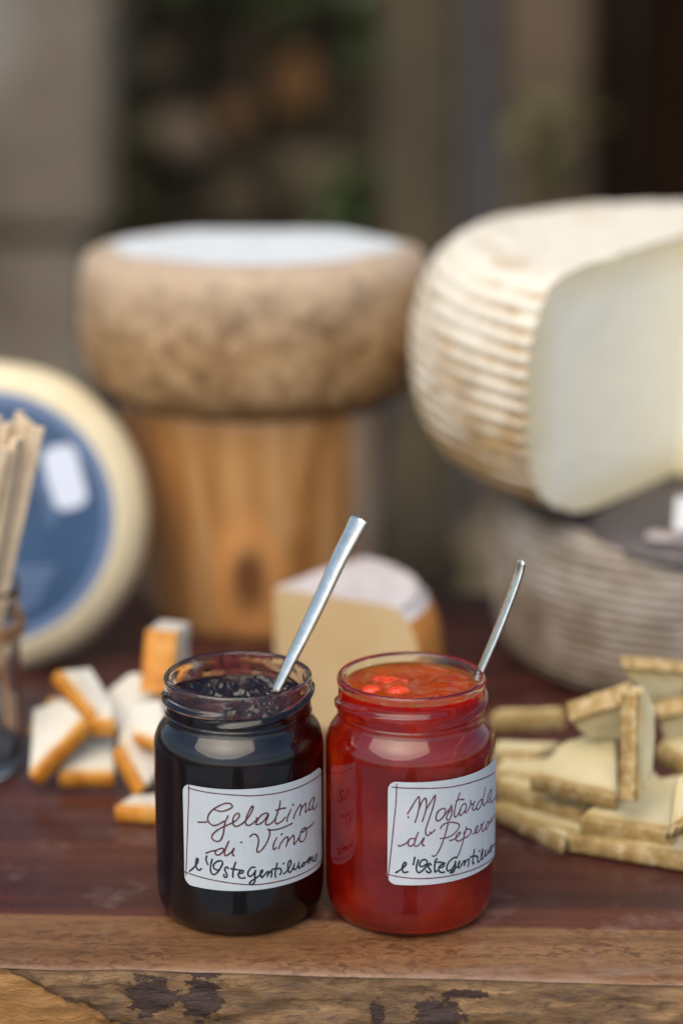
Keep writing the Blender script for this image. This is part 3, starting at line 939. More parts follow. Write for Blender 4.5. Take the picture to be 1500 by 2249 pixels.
side_f = [f for n_, f in enumerate(F) if n_//N < isplit]; top_f = [f for n_, f in enumerate(F) if n_//N >= isplit]
mesh_obj("side_rind", V, side_f, M['rind_brown'], wd)
mesh_obj("top_rind", V, top_f, M['rind_white'], wd)
for k, nm in ((0, "cut_face"), (N, "cut_face")):
    V2 = [V[i*(N+1)+k] for i in range(len(pw))]
    cen = (0.03*math.cos(A0 if k == 0 else A1), 0.03*math.sin(A0 if k == 0 else A1), 0.035)
    mesh_obj(nm, V2 + [cen], [(i, i+1, len(V2)) for i in range(len(V2)-1)] + [(len(V2)-1, 0, len(V2))], M['paste_tan'], wd, smooth=False)

# ------------------------------------------------------------------ cheese slices
LEFT_SLICES = [([[-130.5,136.9,50.4],[-112.2,124.0,34.0],[-102.9,132.8,34.3],[-115.6,147.6,49.0]],[0.4,-0.449,0.799],8),([[-115.1,119.0,33.6],[-138.4,105.4,12.0],[-142.4,142.1,31.2],[-127.3,137.4,37.3]],[-0.45,-0.45,0.771],8),([[-127.7,115.0,9.0],[-103.0,114.5,8.8],[-105.2,140.5,19.5],[-125.7,136.2,17.8]],[0.0,-0.382,0.924],8),([[-99.4,104.6,26.5],[-87.6,91.5,12.0],[-81.0,104.5,15.8],[-84.9,129.2,32.5],[-96.3,119.9,33.7]],[0.45,-0.45,0.771],8),([[-98.6,81.7,7.5],[-77.9,78.1,7.3],[-80.4,95.6,8.2],[-92.3,94.2,8.1]],[0.0,-0.05,0.999],7),([[-83.5,158.6,42.1],[-83.6,139.1,20.0],[-107.5,139.4,22.1],[-109.7,151.2,35.7],[-97.9,158.1,42.7]],[0.05,-0.75,0.66],8),([[-114.3,122.3,32.0],[-102.9,119.3,32.2],[-104.9,133.4,36.5],[-114.5,134.9,36.0]],[-0.1,-0.3,0.949],9),([[-138.3,166.1,28.6],[-147.0,152.2,16.0],[-127.4,148.9,15.9],[-121.2,161.8,27.4]],[-0.102,-0.634,0.767],8),([[-93.1,106.8,30.0],[-79.1,99.0,28.7],[-80.8,123.0,42.4],[-96.6,123.5,39.0]],[-0.199,-0.497,0.845],8)]
RIGHT_SLICES = [([[68.4,134.9,30.0],[102.8,137.2,30.3],[102.0,143.6,31.0],[73.5,142.2,30.9]],[0.0,-0.119,0.993],9),([[97.4,74.1,50.0],[124.1,71.1,60.9],[121.2,84.9,37.2],[108.2,83.2,37.3]],[0.114,-0.852,-0.511],10),([[122.8,99.8,66.0],[152.3,100.9,62.9],[149.4,108.1,41.3],[139.2,107.7,42.5]],[0.0,-0.949,-0.316],8),([[122.3,56.3,68.8],[120.3,38.4,28.0],[130.3,51.8,34.7],[132.2,63.1,58.7],[127.5,62.3,69.9]],[0.709,-0.658,0.253],8),([[80.1,64.4,28.0],[114.4,49.5,25.0],[119.0,87.7,37.6],[109.2,91.5,38.3],[96.8,86.5,36.0]],[-0.051,-0.307,0.95],7.5),([[66.9,106.9,22.0],[86.3,105.7,21.8],[99.5,117.8,23.6],[69.9,120.3,24.0]],[0.0,-0.148,0.989],9),([[67.4,84.4,17.0],[100.8,60.8,14.2],[113.9,76.4,16.0],[86.3,96.7,18.5],[69.0,93.4,18.1]],[0.0,-0.119,0.993],8),([[65.4,82.4,8.5],[92.0,45.8,7.4],[100.8,71.1,8.2],[72.6,98.4,9.0]],[0.0,-0.03,1.0],7.0),([[99.8,48.0,16.5],[137.1,37.1,14.9],[140.4,68.7,19.6],[136.7,85.8,22.2],[129.3,89.7,22.7],[112.4,65.8,19.2]],[0.0,-0.148,0.989],8),([[95.3,48.5,8.5],[142.4,27.8,8.5],[146.3,50.9,8.5],[106.9,65.4,8.5]],[0.0,-0.0,1.0],7.5),([[138.2,92.2,45.0],[151.5,92.3,48.1],[153.2,103.0,27.1],[142.4,99.4,31.7]],[0.111,-0.889,-0.444],9),([[133.3,14.1,26.0],[143.1,20.6,27.5],[146.4,43.3,40.1],[138.7,39.4,39.6]],[0.199,-0.497,0.845],8),([[75.8,65.4,8.5],[110.2,45.2,7.7],[127.6,74.4,8.9],[88.1,92.2,9.6]],[0.0,-0.04,0.999],7),([[124.4,53.8,16.5],[145.1,45.9,15.6],[151.9,87.3,20.5],[130.3,82.4,19.9]],[0.0,-0.119,0.993],7.5),([[65.9,92.3,18.5],[87.3,86.4,17.9],[105.4,106.2,19.9],[73.2,108.8,20.2]],[0.0,-0.1,0.995],7.0),([[137.9,95.6,30.0],[151.2,79.1,28.0],[155.5,99.7,32.7],[145.8,108.8,33.5]],[-0.1,-0.201,0.974],9)]

def slice_obj(spec, mats, label, group, serr):
    P, n, t = spec
    n = Vector(n); t = t*0.001
    P = [Vector(p)*0.001 for p in P]
    c = sum(P, Vector())/len(P)
    org = c - n*t
    e = empty("cheese_slice", org)
    tag(e, label, "cheese slice", group)
    inw = (c - (P[0]+P[1])/2); ed = (P[1]-P[0]).normalized(); inw = (inw - ed*inw.dot(ed)).normalized()
    rt = 0.0022
    poly = [P[0] + inw*rt, P[1] + inw*rt] + P[2:]
    bm = bmesh.new()
    a = [bm.verts.new(p - org) for p in poly]; b = [bm.verts.new(p - n*t - org) for p in poly]
    k = len(poly)
    bm.faces.new(a); bm.faces.new(b[::-1])
    for i in range(k): bm.faces.new((a[i], b[i], b[(i+1) % k], a[(i+1) % k]))
    bmesh.ops.bevel(bm, geom=bm.edges[:], offset=0.0009, segments=2, affect='EDGES')
    bmesh.ops.triangulate(bm, faces=[f for f in bm.faces if len(f.verts) > 4])
    bmesh.ops.subdivide_edges(bm, edges=[q for q in bm.edges if q.calc_length() > 0.004], cuts=4, use_grid_fill=True)
    for v in bm.verts:
        w = v.co + org
        v.co += Vector((fbm(w*160, 3), fbm(w*160 + Vector((9, 0, 0)), 3), fbm(w*160 + Vector((0, 9, 0)), 3)))*0.0007
    po = bm_obj("paste", bm, mats[0], e, smooth=False)
    set_attr(po, "rim", [max(0.0, min(1.0, ((v.co + org - P[0]).dot(inw) - rt)/0.007)) for v in po.data.vertices])
    V, F = [], []
    nl = 44; L = (P[1]-P[0]).length
    for i in range(nl+1):
        u = i/nl
        q = P[0] + (P[1]-P[0])*u
        jag = serr*0.0005*fbm((u*L*420, org.x*100, 0), 3) + 0.0004*fbm((u*L*170, 3, org.y*50), 3)
        for (dd, tt) in ((rt+.0001, .0002), (0.0004, 0.0), (0.0, 0.0006), (-0.0002, t*.5), (0.0, t-.0006), (0.0004, t), (rt+.0001, t-.0002)):
            V.append(q + inw*(dd - jag*(1 if dd < rt else 0)) - n*tt - org)
    for i in range(nl):
        for j in range(6): q = i*7 + j; F.append((q, q+7, q+8, q+1))
        F.append((i*7+6, i*7+13, i*7+7, i*7))
    F.append(tuple(range(7))); F.append(tuple(nl*7 + j for j in range(6, -1, -1)))
    bm_ = mesh_obj("rind", V, F, mats[1], e)
    return e
LL = ['top left white slice with its orange rind sloping down to the right',
      'white slice leaning at the far left with a long diagonal orange rind',
      'white slice at the bottom of the left pile, orange rind facing front',
      'white slice with a steep orange rind next to the dark jar',
      'small white slice lying alone in front beside the dark jar',
      'white slice standing at the back behind the neck of the dark jar',
      'slice in the middle of the left pile with a short orange end',
      'white slice leaning behind the far left one with no rind showing',
      'white slice tilted at the right of the left pile, half hidden by dark jar']
for s, l in zip(LEFT_SLICES, LL):
    slice_obj(s, (M['paste_chalk'], M['rind_orange']), l, "white cheese slices with orange rind", 0.0)
# upright slice with its orange rind facing the camera
tl = [[[-75.5, 148.0, 66.0], [-78.0, 138.0, 39.0], [-73.0, 168.0, 36.0], [-71.0, 172.0, 63.0]], [0.985, -0.17, -0.03], 15.0]
slice_obj(tl, (M['paste_chalk'], M['rind_orange']), "slice standing upright at the back left with its broad orange rind facing forward", "white cheese slices with orange rind", 0.0)
RL = ['tan rinded slice at the back left of the right pile beside the red jar',
      'yellow slice leaning with its pale speckled rind on top of the right pile',
      'topmost yellow slice of the right pile with a pale upper edge',
      'yellow slice standing upright with a vertical speckled rind in the right pile',
      'broad pale triangular slice in the middle of the right pile',
      'yellow slice with brown rind at the left of the right pile touching the red jar',
      'second layer slice of the right pile under the broad pale triangle',
      'lowest left slice of the right pile with its corner pointing forward',
      'pale slice at the front of the right pile with a long notched rind',
      'lowest front slice of the right pile lying on the board',
      'slice with pale rind at the right photo edge above the dark gap',
      'slice at the right photo edge in front of the pile, cut by the frame',
      'thin slice squeezed into the lowest layer between the two front slices',
      'yellow slice lying flat just right of the upright slice',
      'yellow slice lying flat beside the red jar under the brown rinded one',
      'slice lying behind the upright one at the right edge of the pile']
for s, l in zip(RIGHT_SLICES, RL):
    slice_obj(s, (M['paste_slice'], M['rind_slice']), l, "yellow cheese slices with tan rind", 1.0)

# ------------------------------------------------------------------ sticks in a glass
GX, GY = -0.1845, 0.148
tum = empty("glass_tumbler", (GX, GY, 0))
tag(tum, "glass tumbler full of wooden sticks with twine tied round it at the left edge", "tumbler")
gp = crom([(0.0005, 0.0), (0.028, 0.0), (0.0325, 0.0012), (0.0342, 0.006), (0.0352, 0.03), (0.0362, 0.06), (0.0370, 0.086), (0.0362, 0.0875), (0.0352, 0.086), (0.0344, 0.06), (0.0332, 0.03), (0.0318, 0.009), (0.026, 0.0062), (0.0005, 0.006)], 6)
V, F = lathe(gp, 72); mesh_obj("glass", V, F, M['glass'], tum)
tw = []
for k in range(3*40 + 1):
    a = 2*math.pi*k/40
    tw.append(((0.0376)*math.sin(a), -0.0376*math.cos(a), 0.066 + 0.0028*k/40 + 0.0006*math.sin(a*3)))
twn = tube("twine", tw, 0.0013, M['twine'], tum, 6)
tube("twine_end", crom([(0.030, -0.0235, 0.070), (0.0325, -0.0240, 0.060), (0.0330, -0.0215, 0.045), (0.0335, -0.022, 0.028)], 8), 0.0013, M['twine'], tum, 6)
tube("twine_end", crom([(0.0285, -0.0255, 0.069), (0.027, -0.0285, 0.055), (0.0285, -0.026, 0.040)], 8), 0.0013, M['twine'], tum, 6)
rs = random.Random(5)
spots = [(x_ + 0.007, y_, z_ + 0.001) for (x_, y_, z_) in [(-0.1415, .136, .1640), (-0.1490, .128, .1605), (-0.1470, .142, .1660), (-0.1555, .124, .1575), (-0.1545, .138, .1650), (-0.1610, .130, .1600), (-0.1620, .146, .1670), (-0.1680, .122, .1590), (-0.1700, .140, .1650), (-0.1770, .128, .1620), (-0.1515, .152, .1670), (-0.1820, .145, .1660)]]
for i, (x, y, z) in enumerate(spots):
    topp = Vector((x, y, z))
    bot = Vector((GX - 0.004 + (x + 0.160)*0.45 + rs.uniform(-.006, .006), GY + (y - .136)*0.7 + rs.uniform(-.005, .005), 0.0068))
    ax = (topp - bot).normalized(); L = (topp - bot).length
    wv = Vector((math.cos(i*1.1), math.sin(i*1.1), 0)); wv = (wv - ax*wv.dot(ax)).normalized(); tv = ax.cross(wv)
    bm = bmesh.new()
    for zz_ in (0.0, L):
        pass
    box(bm, -0.0034, 0.0034, -0.0017, 0.0017, 0.0, L, 0, 0.0003)
    o = bm_obj("wooden_stick", bm, M['stick'], None, smooth=False)
    o.matrix_world = Matrix(((wv.x, tv.x, ax.x, bot.x), (wv.y, tv.y, ax.y, bot.y), (wv.z, tv.z, ax.z, bot.z), (0, 0, 0, 1)))
    tag(o, "thin pale wooden stick standing in the glass tumbler at the left edge", "stick", "wooden sticks in the tumbler")

# ------------------------------------------------------------------ jam jars
OUT = [(0.0005, 0.0010), (0.018, 0.0009), (0.0235, 0.0005), (0.0262, 0.0001), (0.0285, 0.0006), (0.0306, 0.0026), (0.0322, 0.0060), (0.0329, 0.0105), (0.0330, 0.018), (0.0330, 0.040), (0.0330, 0.060), (0.0330, 0.0685), (0.0326, 0.0720), (0.0314, 0.0752), (0.0297, 0.0778), (0.0284, 0.0798), (0.0280, 0.0815), (0.0281, 0.0835), (0.0281, 0.0880), (0.0281, 0.0915), (0.0284, 0.0935), (0.0286, 0.0950), (0.0282, 0.0962), (0.0274, 0.0967)]
INN = [(0.0266, 0.0962), (0.0261, 0.0950), (0.0259, 0.0920), (0.0258, 0.0850), (0.0259, 0.0812), (0.0268, 0.0790), (0.0288, 0.0765), (0.0302, 0.0735), (0.0307, 0.0700), (0.0308, 0.0600), (0.0308, 0.0200), (0.0308, 0.0110), (0.0301, 0.0068), (0.0286, 0.0040), (0.0255, 0.0026), (0.0005, 0.0024)]
def interp(pts, x):
    if x <= pts[0][0]: return None
    for (a, va), (b, vb) in zip(pts, pts[1:]):
        if a <= x <= b: return va + (vb - va)*(x-a)/(b-a)
    return None
LUGS = [[(-135, 83.8), (-90, 87.4), (-50, 88.4), (-6, 89.0)], [(-16, 84.0), (30, 86.4), (60, 88.8), (90, 91.0), (112, 91.4)],
        [(98, 84.2), (140, 87.0), (180, 88.5), (215, 89.0)], [(200, 84.0), (236, 86.0), (262, 88.0), (290, 90.0)]]
def jar_glass(rot):
    prof = crom(OUT[:11], 3)[:-1] + crom(OUT[10:16], 6)[:-1] + crom(OUT[15:21], 16)[:-1] + crom(OUT[20:], 5) + crom(INN, 4)
    nout = len(crom(OUT[:11], 3)[:-1] + crom(OUT[10:16], 6)[:-1] + crom(OUT[15:21], 16)[:-1])
    def rf(r, z, th):
        d = math.degrees(th) - rot
        add = 0.0
        if r > 0.0272 and 0.0795 < z < 0.0942:
            for lug in LUGS:
                for w in (-360, 0, 360):
                    dd = d + w
                    zc = interp(lug, dd)
                    if zc is None: continue
                    e = min(dd - lug[0][0], lug[-1][0] - dd)/14.0
                    amp = 0.00155*min(1.0, max(0.0, e))**0.7
                    add = max(add, amp*math.exp(-((z*1000 - zc)/1.05)**2))
        if 0.0272 < r and 0.0800 < z < 0.0840:
            add = max(add, 0.0005*math.exp(-((z*1000 - 82.2)/0.6)**2))
        return r + add, z
    return lathe(prof, 176, rf)

def content(level, amp, freq, seed, lump=None):
    wall = [(r + 0.00012, z - (0.00012 if r < 0.029 and z < 0.01 else 0)) for (r, z) in reversed(INN) if z < level]
    wall = crom(wall, 4)
    rw = 0.0259 + 0.00012
    m = 34
    prof = wall + [(rw, level)] + [(rw*(1 - (k/m)), level) for k in range(1, m+1)]
    nwall = len(wall)
    def rf(r, z, th):
        if z < level - 1e-7: return r, z
        r = max(r, 1e-5)
        x, y = r*math.sin(th), -r*math.cos(th)
        fall = min(1.0, (rw - r)/0.004)
        h = amp*(fbm((x*freq, y*freq, seed), 4)*fall)
        men = 0.0012*math.exp(-(rw - r)/0.0011)
        if lump: 
            for (lx, ly, lr, lh) in lump: h += lh*math.exp(-(((x-lx)/lr)**2 + ((y-ly)/lr)**2)**1.3)
        return r, z + h + men
    V, F = lathe(prof, 132, rf)
    return V, F, nwall*132

RO = 0.0330
def label_patch(parent, th0, th1, z0, z1, mat, rc=0.0035):
    V, F = [], []
    na, nb = 96, 20
    R1 = RO + 0.00022
    def zr(th):
        a = min((th - th0), (th1 - th))*R1
        if a >= rc: return 0.0
        return rc - math.sqrt(max(0, rc*rc - (rc-a)**2))
    ths = []
    for i in range(na+1):
        u = i/na
        ths.append(th0 + (th1-th0)*(0.5 - 0.5*math.cos(u*math.pi)))
    for th in ths:
        c = zr(th)
        for j in range(nb+1):
            z = z0 + c + (z1 - z0 - 2*c)*j/nb
            rr = R1 + 0.00004*fbm((th*6, z*60, 2), 2)
            V.append((rr*math.sin(th), -rr*math.cos(th), z))
    w = nb+1
    for i in range(na):
        for j in range(nb): a = i*w+j; F.append((a, a+w, a+w+1, a+1))
    o = mesh_obj("label", V, F, mat, parent, smooth=False)
    md = o.modifiers.new("thick", 'SOLIDIFY'); md.thickness = 0.00016; md.offset = -1
    return o
def ink(name, strokes, width, mat, parent, radius=RO + 0.00034, sub=5, wobble=0.18):
    V, F = [], []
    def put(s, z): 
        th = s/RO
        V.append((radius*math.sin(th), -radius*math.cos(th), z)); return len(V)-1
    for si, st_ in enumerate(strokes):
        pts = [(math.radians(st_[i]/10)*RO, st_[i+1]*1e-5) for i in range(0, len(st_), 2)]
        pts = crom(pts, sub)
        n = len(pts); prev = None
        for i, (s, z) in enumerate(pts):
            a = pts[max(0, i-1)]; b = pts[min(n-1, i+1)]
            dx, dz = b[0]-a[0], b[1]-a[1]; L = math.hypot(dx, dz) or 1e-9
            w = 0.5*width*(1 + wobble*noise.noise(Vector((s*700, z*700, si))))
            nx, nz_ = -dz/L*w, dx/L*w
            cur = (put(s+nx, z+nz_), put(s-nx, z-nz_))
            if prev: F.append((prev[0], prev[1], cur[1], cur[0]))
            prev = cur
        for (s, z) in (pts[0], pts[-1]):
            ring = [put(s + 0.54*width*math.cos(q*math.pi/5), z + 0.54*width*math.sin(q*math.pi/5)) for q in range(10)]
            F.append(tuple(ring))
    return mesh_obj(name, V, F, mat, parent, smooth=True)
INK_LB = [[-250,4794,-218,4821,-188,4858],[-71,4956,-96,4855,-121,4774,-146,4747,-167,4815,-180,4934,-179,5081,-164,5257,-137,5420,-101,5566,-64,5666,-35,5676,-19,5605,-20,5514,-47,5419,-80,5348,-110,5347,-128,5380,-137,5420],[-46,5172,-51,5089,-62,4958,-70,4773,-74,4570,-83,4346,-98,4175,-118,4114,-141,4143,-155,4235,-150,4368,-122,4550,-85,4695,-49,4806,-19,4893,8,5003,26,5148,26,5258,14,5277,-4,5186,-14,5021,-13,4856,-2,4761,16,4765,43,4853,69,4984,96,5203,116,5431,116,5532,106,5509,88,5316,73,5102,66,4902,75,4799,93,4783,117,4864,138,4981],[216,5161,205,5203,180,5172,156,5061,138,4889,134,4809,146,4783,171,4831,195,4959,216,5143,219,5121,211,5000,200,4863,200,4753,214,4719,236,4757,258,4862,275,5028,288,5232,299,5422,302,5583],[138,5054,144,4996,138,4926],[285,5163,270,4960,265,4800,274,4697,294,4710,318,4773,339,4883],[270,5244,295,5265,319,5269,342,5252],[384,5131,368,4981,353,4799,353,4698],[400,5310,405,5275],[405,4739,416,4887,440,5069,463,5187,472,5172,474,5011,465,4878,459,4769],[463,4882,482,5032,510,5140,521,5136,519,4983,514,4825,521,4793,553,4897,559,5073,592,5192,615,5199,621,5111,603,4945,577,4793,558,4813,556,4967,564,5081],[618,5137,603,4926,600,4765,618,4708,647,4757,665,4811],[-198,3584,-164,3685,-127,3755,-96,3844,-81,3850,-75,3811],[-75,3811,-87,3681,-106,3581,-124,3562,-135,3639,-128,3736],[-43,4146,-55,3987,-68,3781,-73,3631,-64,3560,-43,3630,-22,3753,-10,3864],[-10,3864,-19,3698,-20,3605,-10,3569],[35,4110,42,4109],[95,4323,110,4399,128,4399,143,4317,150,4165,146,3946,139,3785,138,3683,147,3659],[147,3659,172,3744,200,3961,219,4183,227,4378,223,4493,212,4549,235,4490,274,4467,318,4487,360,4521,393,4554],[274,4126,257,3960,249,3803,252,3688,263,3694,270,3733],[309,4212,314,4243],[289,3672,300,3835,324,3989,348,4066,359,4032,355,3870,344,3691],[352,3820,374,3954,398,4046,407,4012,409,3841,407,3668,431,3768,458,3925,468,4073,495,4173,518,4138,527,4017,522,3840,499,3680,472,3665,455,3761,458,3925],[468,4073,490,4042,518,4091,552,4106,590,4140,613,4194]]
INK_LK = [[-325,2704,-291,2888,-264,3100,-255,3250,-262,3311,-271,3211,-274,3029,-265,2881,-249,2840,-234,2915],[-192,3469,-198,3366,-195,3250,-186,3138],[-155,3370,-164,3175,-168,2974,-164,2819,-145,2753,-120,2867,-100,3055,-85,3240,-93,3335,-113,3326,-136,3234,-148,3108,-141,2993,-123,2955,-107,2973],[-51,3043,-54,3101,-68,3078,-72,2988,-62,2852,-58,2734,-68,2672,-79,2728,-77,2788],[-1,3296,-13,3078,-19,2860,-20,2701],[-32,3037,-5,3019,24,2978,46,2955,45,2876,26,2839,15,2821],[39,2976,23,2899,15,2781,26,2671,43,2648,58,2665],[124,3063,108,3072,92,3010,79,2886,80,2747,95,2711,114,2791,128,2922],[128,2922,123,2747,123,2529,113,2395,97,2373,88,2437,101,2520,126,2606,152,2708,172,2833,174,2911,162,2880,159,2743,170,2616,188,2720,208,2821,215,2795,206,2644],[206,2644,218,2752,234,2806,237,2713,233,2578],[276,3086,268,2897,261,2706,264,2543],[234,2836,249,2889,274,2870,295,2854,306,2770,304,2653,296,2613],[320,3013,325,3026],[324,2596,350,2687,373,2830,382,2996,376,3065,362,3027,356,2857,361,2649,377,2584,397,2711,412,2886,404,2780,405,2657,422,2638,442,2753,453,2883,446,2765,452,2613,471,2659,489,2743,504,2754,506,2669,489,2623,475,2690,489,2763],[506,2729,535,2772,556,2866,545,2749,534,2651],[540,2720,568,2802,571,2856,565,2728,556,2625],[562,2694,591,2790,598,2817,591,2689,594,2602,617,2632,641,2778,656,2743,652,2631,630,2540,617,2592,627,2710,641,2768]]
INK_LF = [[-316,6261,-321,5560,-329,4813,-339,3876,-350,2928,-355,2491],[-324,6087,-231,6061,-105,6038,13,6006,110,5954,254,5929,391,5921,565,5932,763,5903],[-369,2618,-242,2564,-115,2501,5,2420,124,2347,248,2334,386,2328,561,2329,746,2329]]
INK_MB = [[-38,5307,-23,5455,-4,5659,14,5848,31,5985,37,5969,38,5787,37,5598,28,5308,18,5090,11,4974],[32,5439,43,5612,54,5784,70,5911,78,5923,83,5805,83,5601,79,5399,67,5169,58,5003],[76,5370,88,5527,107,5708,126,5888,141,6018,140,5866,129,5581,115,5311,98,4997,84,4739,80,4565,84,4461,95,4420,111,4478,128,4543,142,4623],[110,4552,114,4514],[-33,5191,-31,5154],[154,5304,171,5394,193,5443,209,5423,213,5346,204,5178,189,5058,167,4973,153,4997,148,5088,153,5246,168,5381],[193,5070,213,5214,234,5341,252,5470,255,5525,257,5420,259,5272,255,5100,242,4952,229,4950,221,5031,226,5158,242,5290,261,5401],[317,5944,309,5800,292,5600,283,5391,277,5193,280,5028,291,5015,308,5113,325,5253,327,5322,339,5425,357,5459,371,5395,372,5318,364,5199,346,5092,328,5027,319,5068,320,5214,327,5308],[291,5661,309,5675,332,5668,352,5620],[372,5318,365,5197,362,5098,372,5077,392,5186,411,5333,409,5499],[409,5499,414,5372,431,5330,450,5393],[442,5357,432,5241,429,5128,443,5067,461,5102,472,5202,494,5309,519,5352,530,5302,524,5180,504,5055,480,5024,468,5089,473,5198],[566,5749,555,5548,540,5340,539,5165,551,5052,570,5074,595,5156,611,5333,640,5465,663,5458,668,5359,649,5192,624,5065,607,5057,603,5169,616,5320],[664,5397,652,5170,661,4956,680,4906,736,4907,853,4769],[-96,4022,-86,3994,-63,4057,-40,4142,-25,4272,-5,4324,11,4305],[13,4273,6,4114,-12,4010,-27,4033,-32,4127,-27,4240],[33,4557,21,4399,15,4241,7,4082,19,4001,39,4063,57,4218,72,4341,62,4169,60,4042,73,4022],[232,4795,222,4558,210,4314,194,4057,175,3801,154,3608,135,3556,127,3585],[181,4657,189,4746,217,4833,251,4840,287,4776,311,4698,318,4610,306,4481,276,4342,244,4265,213,4240,181,4243],[247,4102,270,4108,294,4160,319,4256,326,4334,312,4337,294,4240,293,4097,307,4008,329,4010,355,4054,392,4085,417,4190,420,4281,401,4359,377,4381,354,4255],[377,4486,367,4316,356,4108,349,3927,336,3719,318,3487,303,3347],[435,4109,459,4133,483,4234,486,4340,470,4338,458,4214,471,4078,496,4096,522,4206,519,4341,536,4308,558,4377],[546,4338,532,4204,540,4026,563,4028,589,4167,612,4263,629,4178,620,4067,596,3981,584,4064,595,4204],[623,4110,661,4171,672,4293,670,4086],[670,4103,714,4179,757,4235,747,3954]]
INK_MK = [[-109,2911,-90,2992,-69,3096,-49,3214,-43,3311,-52,3349,-63,3258,-69,3096,-64,2969,-51,2933,-33,2968],[12,3555,7,3411,3,3267],[35,3449,26,3266,23,3090,30,2961,46,2942,72,3063,90,3201,94,3344,79,3453,61,3435,46,3343,43,3231,56,3172,74,3207,85,3267],[119,3219,111,3280,102,3228,103,3115,117,2996,114,2917,98,2924,88,2993],[158,3435,148,3378,144,3236,143,3060,146,2914,159,2953],[148,3314,169,3299,191,3265,212,3214],[177,3065,192,3068,206,3107,205,3164,192,3176,177,3124,170,3025,175,2917,190,2860,211,2858],[301,3341,287,3374,264,3330,238,3198,227,3017,236,2879,262,2914,279,3022,293,3183],[291,3201,289,3011,283,2840,268,2762,253,2795,271,2855,298,2950,319,3051,325,3171,316,3104,313,2946,323,2900,342,3019,358,3124,368,3108,362,2940],[362,2940,378,3092,399,3139,403,3035,398,2849],[454,3431,447,3234,438,3006,444,2865,452,2883],[415,3185,439,3191,475,3124,490,3038,491,2857,511,2850,534,2950,547,3150,544,3279,533,3148,531,2955,544,2855,564,2918,585,3036,579,3148,583,2976,595,2884,622,2987,624,3079],[619,2994,636,2906,657,2955,689,3060,699,2987,682,2879,657,2921,660,3029,680,3081,731,2992,811,2891],[506,3284,509,3267]]
INK_MF = [[-109,6466,-112,5793,-123,5059,-137,4134,-149,3388,-162,2581],[-139,6342,-83,6332,34,6325,154,6288,250,6256,356,6240,482,6207,630,6109,758,5999],[-181,2827,-108,2755,-19,2706,70,2677,178,2663,294,2651,429,2627,585,2576,739,2477]]

def jar(name_label, loc, rot):
    e = empty("jam_jar", loc)
    tag(e, name_label, "jar", "open jam jars")
    V, F = jar_glass(rot)
    mesh_obj("glass", V, F, M['glass'], e)
    return e
JL, JM = (-0.0398, 0.0, 0.0), (0.0268, -0.0012, 0.0)
j1 = jar("open glass jar of nearly black wine jelly with a handwritten white label", JL, 0)
V, F, nf = content(0.0862, 0.0050, 115, 3.0, [(-0.010, 0.004, 0.006, 0.0022), (0.008, -0.002, 0.006, 0.0018)])
jl_ = mesh_obj("jelly", V, F, M['wine'], j1)
jl_.data.materials.append(M['wine_top'])
for k_ in range(nf, len(F)): jl_.data.polygons[k_].material_index = 1
V, F = lathe([(0.02572, 0.0855 + 0.0106*k/12) for k in range(13)], 120, lambda r, z, th: (r - 0.0002*abs(fbm((math.sin(th)*5, math.cos(th)*5, z*200), 3)), z))
mesh_obj("smear", V, F, M['smear'], j1)
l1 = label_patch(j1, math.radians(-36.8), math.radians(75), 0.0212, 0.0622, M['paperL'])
l1["label"] = "white label reading Gelatina di Vino l'Oste Gentiluomo"
ink("title_writing", INK_LB, 0.00060, M['ink_brown'], l1)
ink("maker_writing", INK_LK, 0.00066, M['ink_black'], l1, RO + 0.00037)
ink("border_line", INK_LF, 0.00044, M['ink_brown'], l1, RO + 0.00031)

j2 = jar("open glass jar of bright red pepper jam with a handwritten white label", JM, 34)
V, F, nf = content(0.0918, 0.0011, 110, 9.0, [(-0.009, 0.001, 0.0062, 0.0022), (-0.004, -0.004, 0.0042, 0.0016), (-0.0125, -0.0035, 0.0034, 0.0012)])
jm_ = mesh_obj("jam", V, F, M['jam'], j2)
jm_.data.materials.append(M['jam_top'])
for k_ in range(nf, len(F)): jm_.data.polygons[k_].material_index = 1
def chunk(x, y, r, seed):
    bm = bmesh.new(); bmesh.ops.create_icosphere(bm, subdivisions=3, radius=1.0)
    for v in bm.verts:
        p_ = v.co.copy(); v.co = p_*(1.0 + 0.22*fbm(p_*1.2 + Vector((seed, 0, 0)), 3)); v.co.x *= r*1.3; v.co.y *= r; v.co.z *= r*.62
    bm_obj("pepper_piece", bm, M['pepper'], j2, loc=(x, y, 0.0919))
tp = NT("pepper_piece"); cp = tp.coord()
pp = tp.bsdf(tp.ramp(tp.noise(cp, 300, 4), [(0.35, (0.50, 0.025, 0.004)), (0.65, (0.70, 0.085, 0.015))]), 0.10, tp.bump(tp.noise(cp, 700, 4), 0.6, 0.0008), Subsurface_Weight=1.0, Subsurface_Scale=0.004)
pp.inputs["Subsurface Radius"].default_value = (1.0, 0.2, 0.08)
M['pepper'] = tp.m
chunk(-0.0080, 0.000, 0.0052, 1.0); chunk(-0.0055, -0.0065, 0.0036, 2.3); chunk(-0.0150, -0.0050, 0.0030, 3.7); chunk(-0.0115, 0.0060, 0.0030, 5.1)
bm = bmesh.new()
rb = random.Random(3)
for (x, y) in [(0.003, -0.010), (0.006, -0.013), (0.004, -0.015), (0.009, -0.012), (0.0105, -0.015), (0.001, -0.0135), (0.005, 0.004), (0.008, 0.006), (0.010, 0.003), (-0.017, -0.004), (-0.018, 0.004), (0.0, 0.009)]:
    r = rb.uniform(.0005, .0011)
    bmesh.ops.create_icosphere(bm, subdivisions=2, radius=r, matrix=Matrix.Translation((x, y, 0.0920)) @ Matrix.Diagonal((1.2, 1.2, .6, 1)))
bb = bm_obj("bubbles", bm, M['jam_top'], j2); bb["kind"] = "stuff"
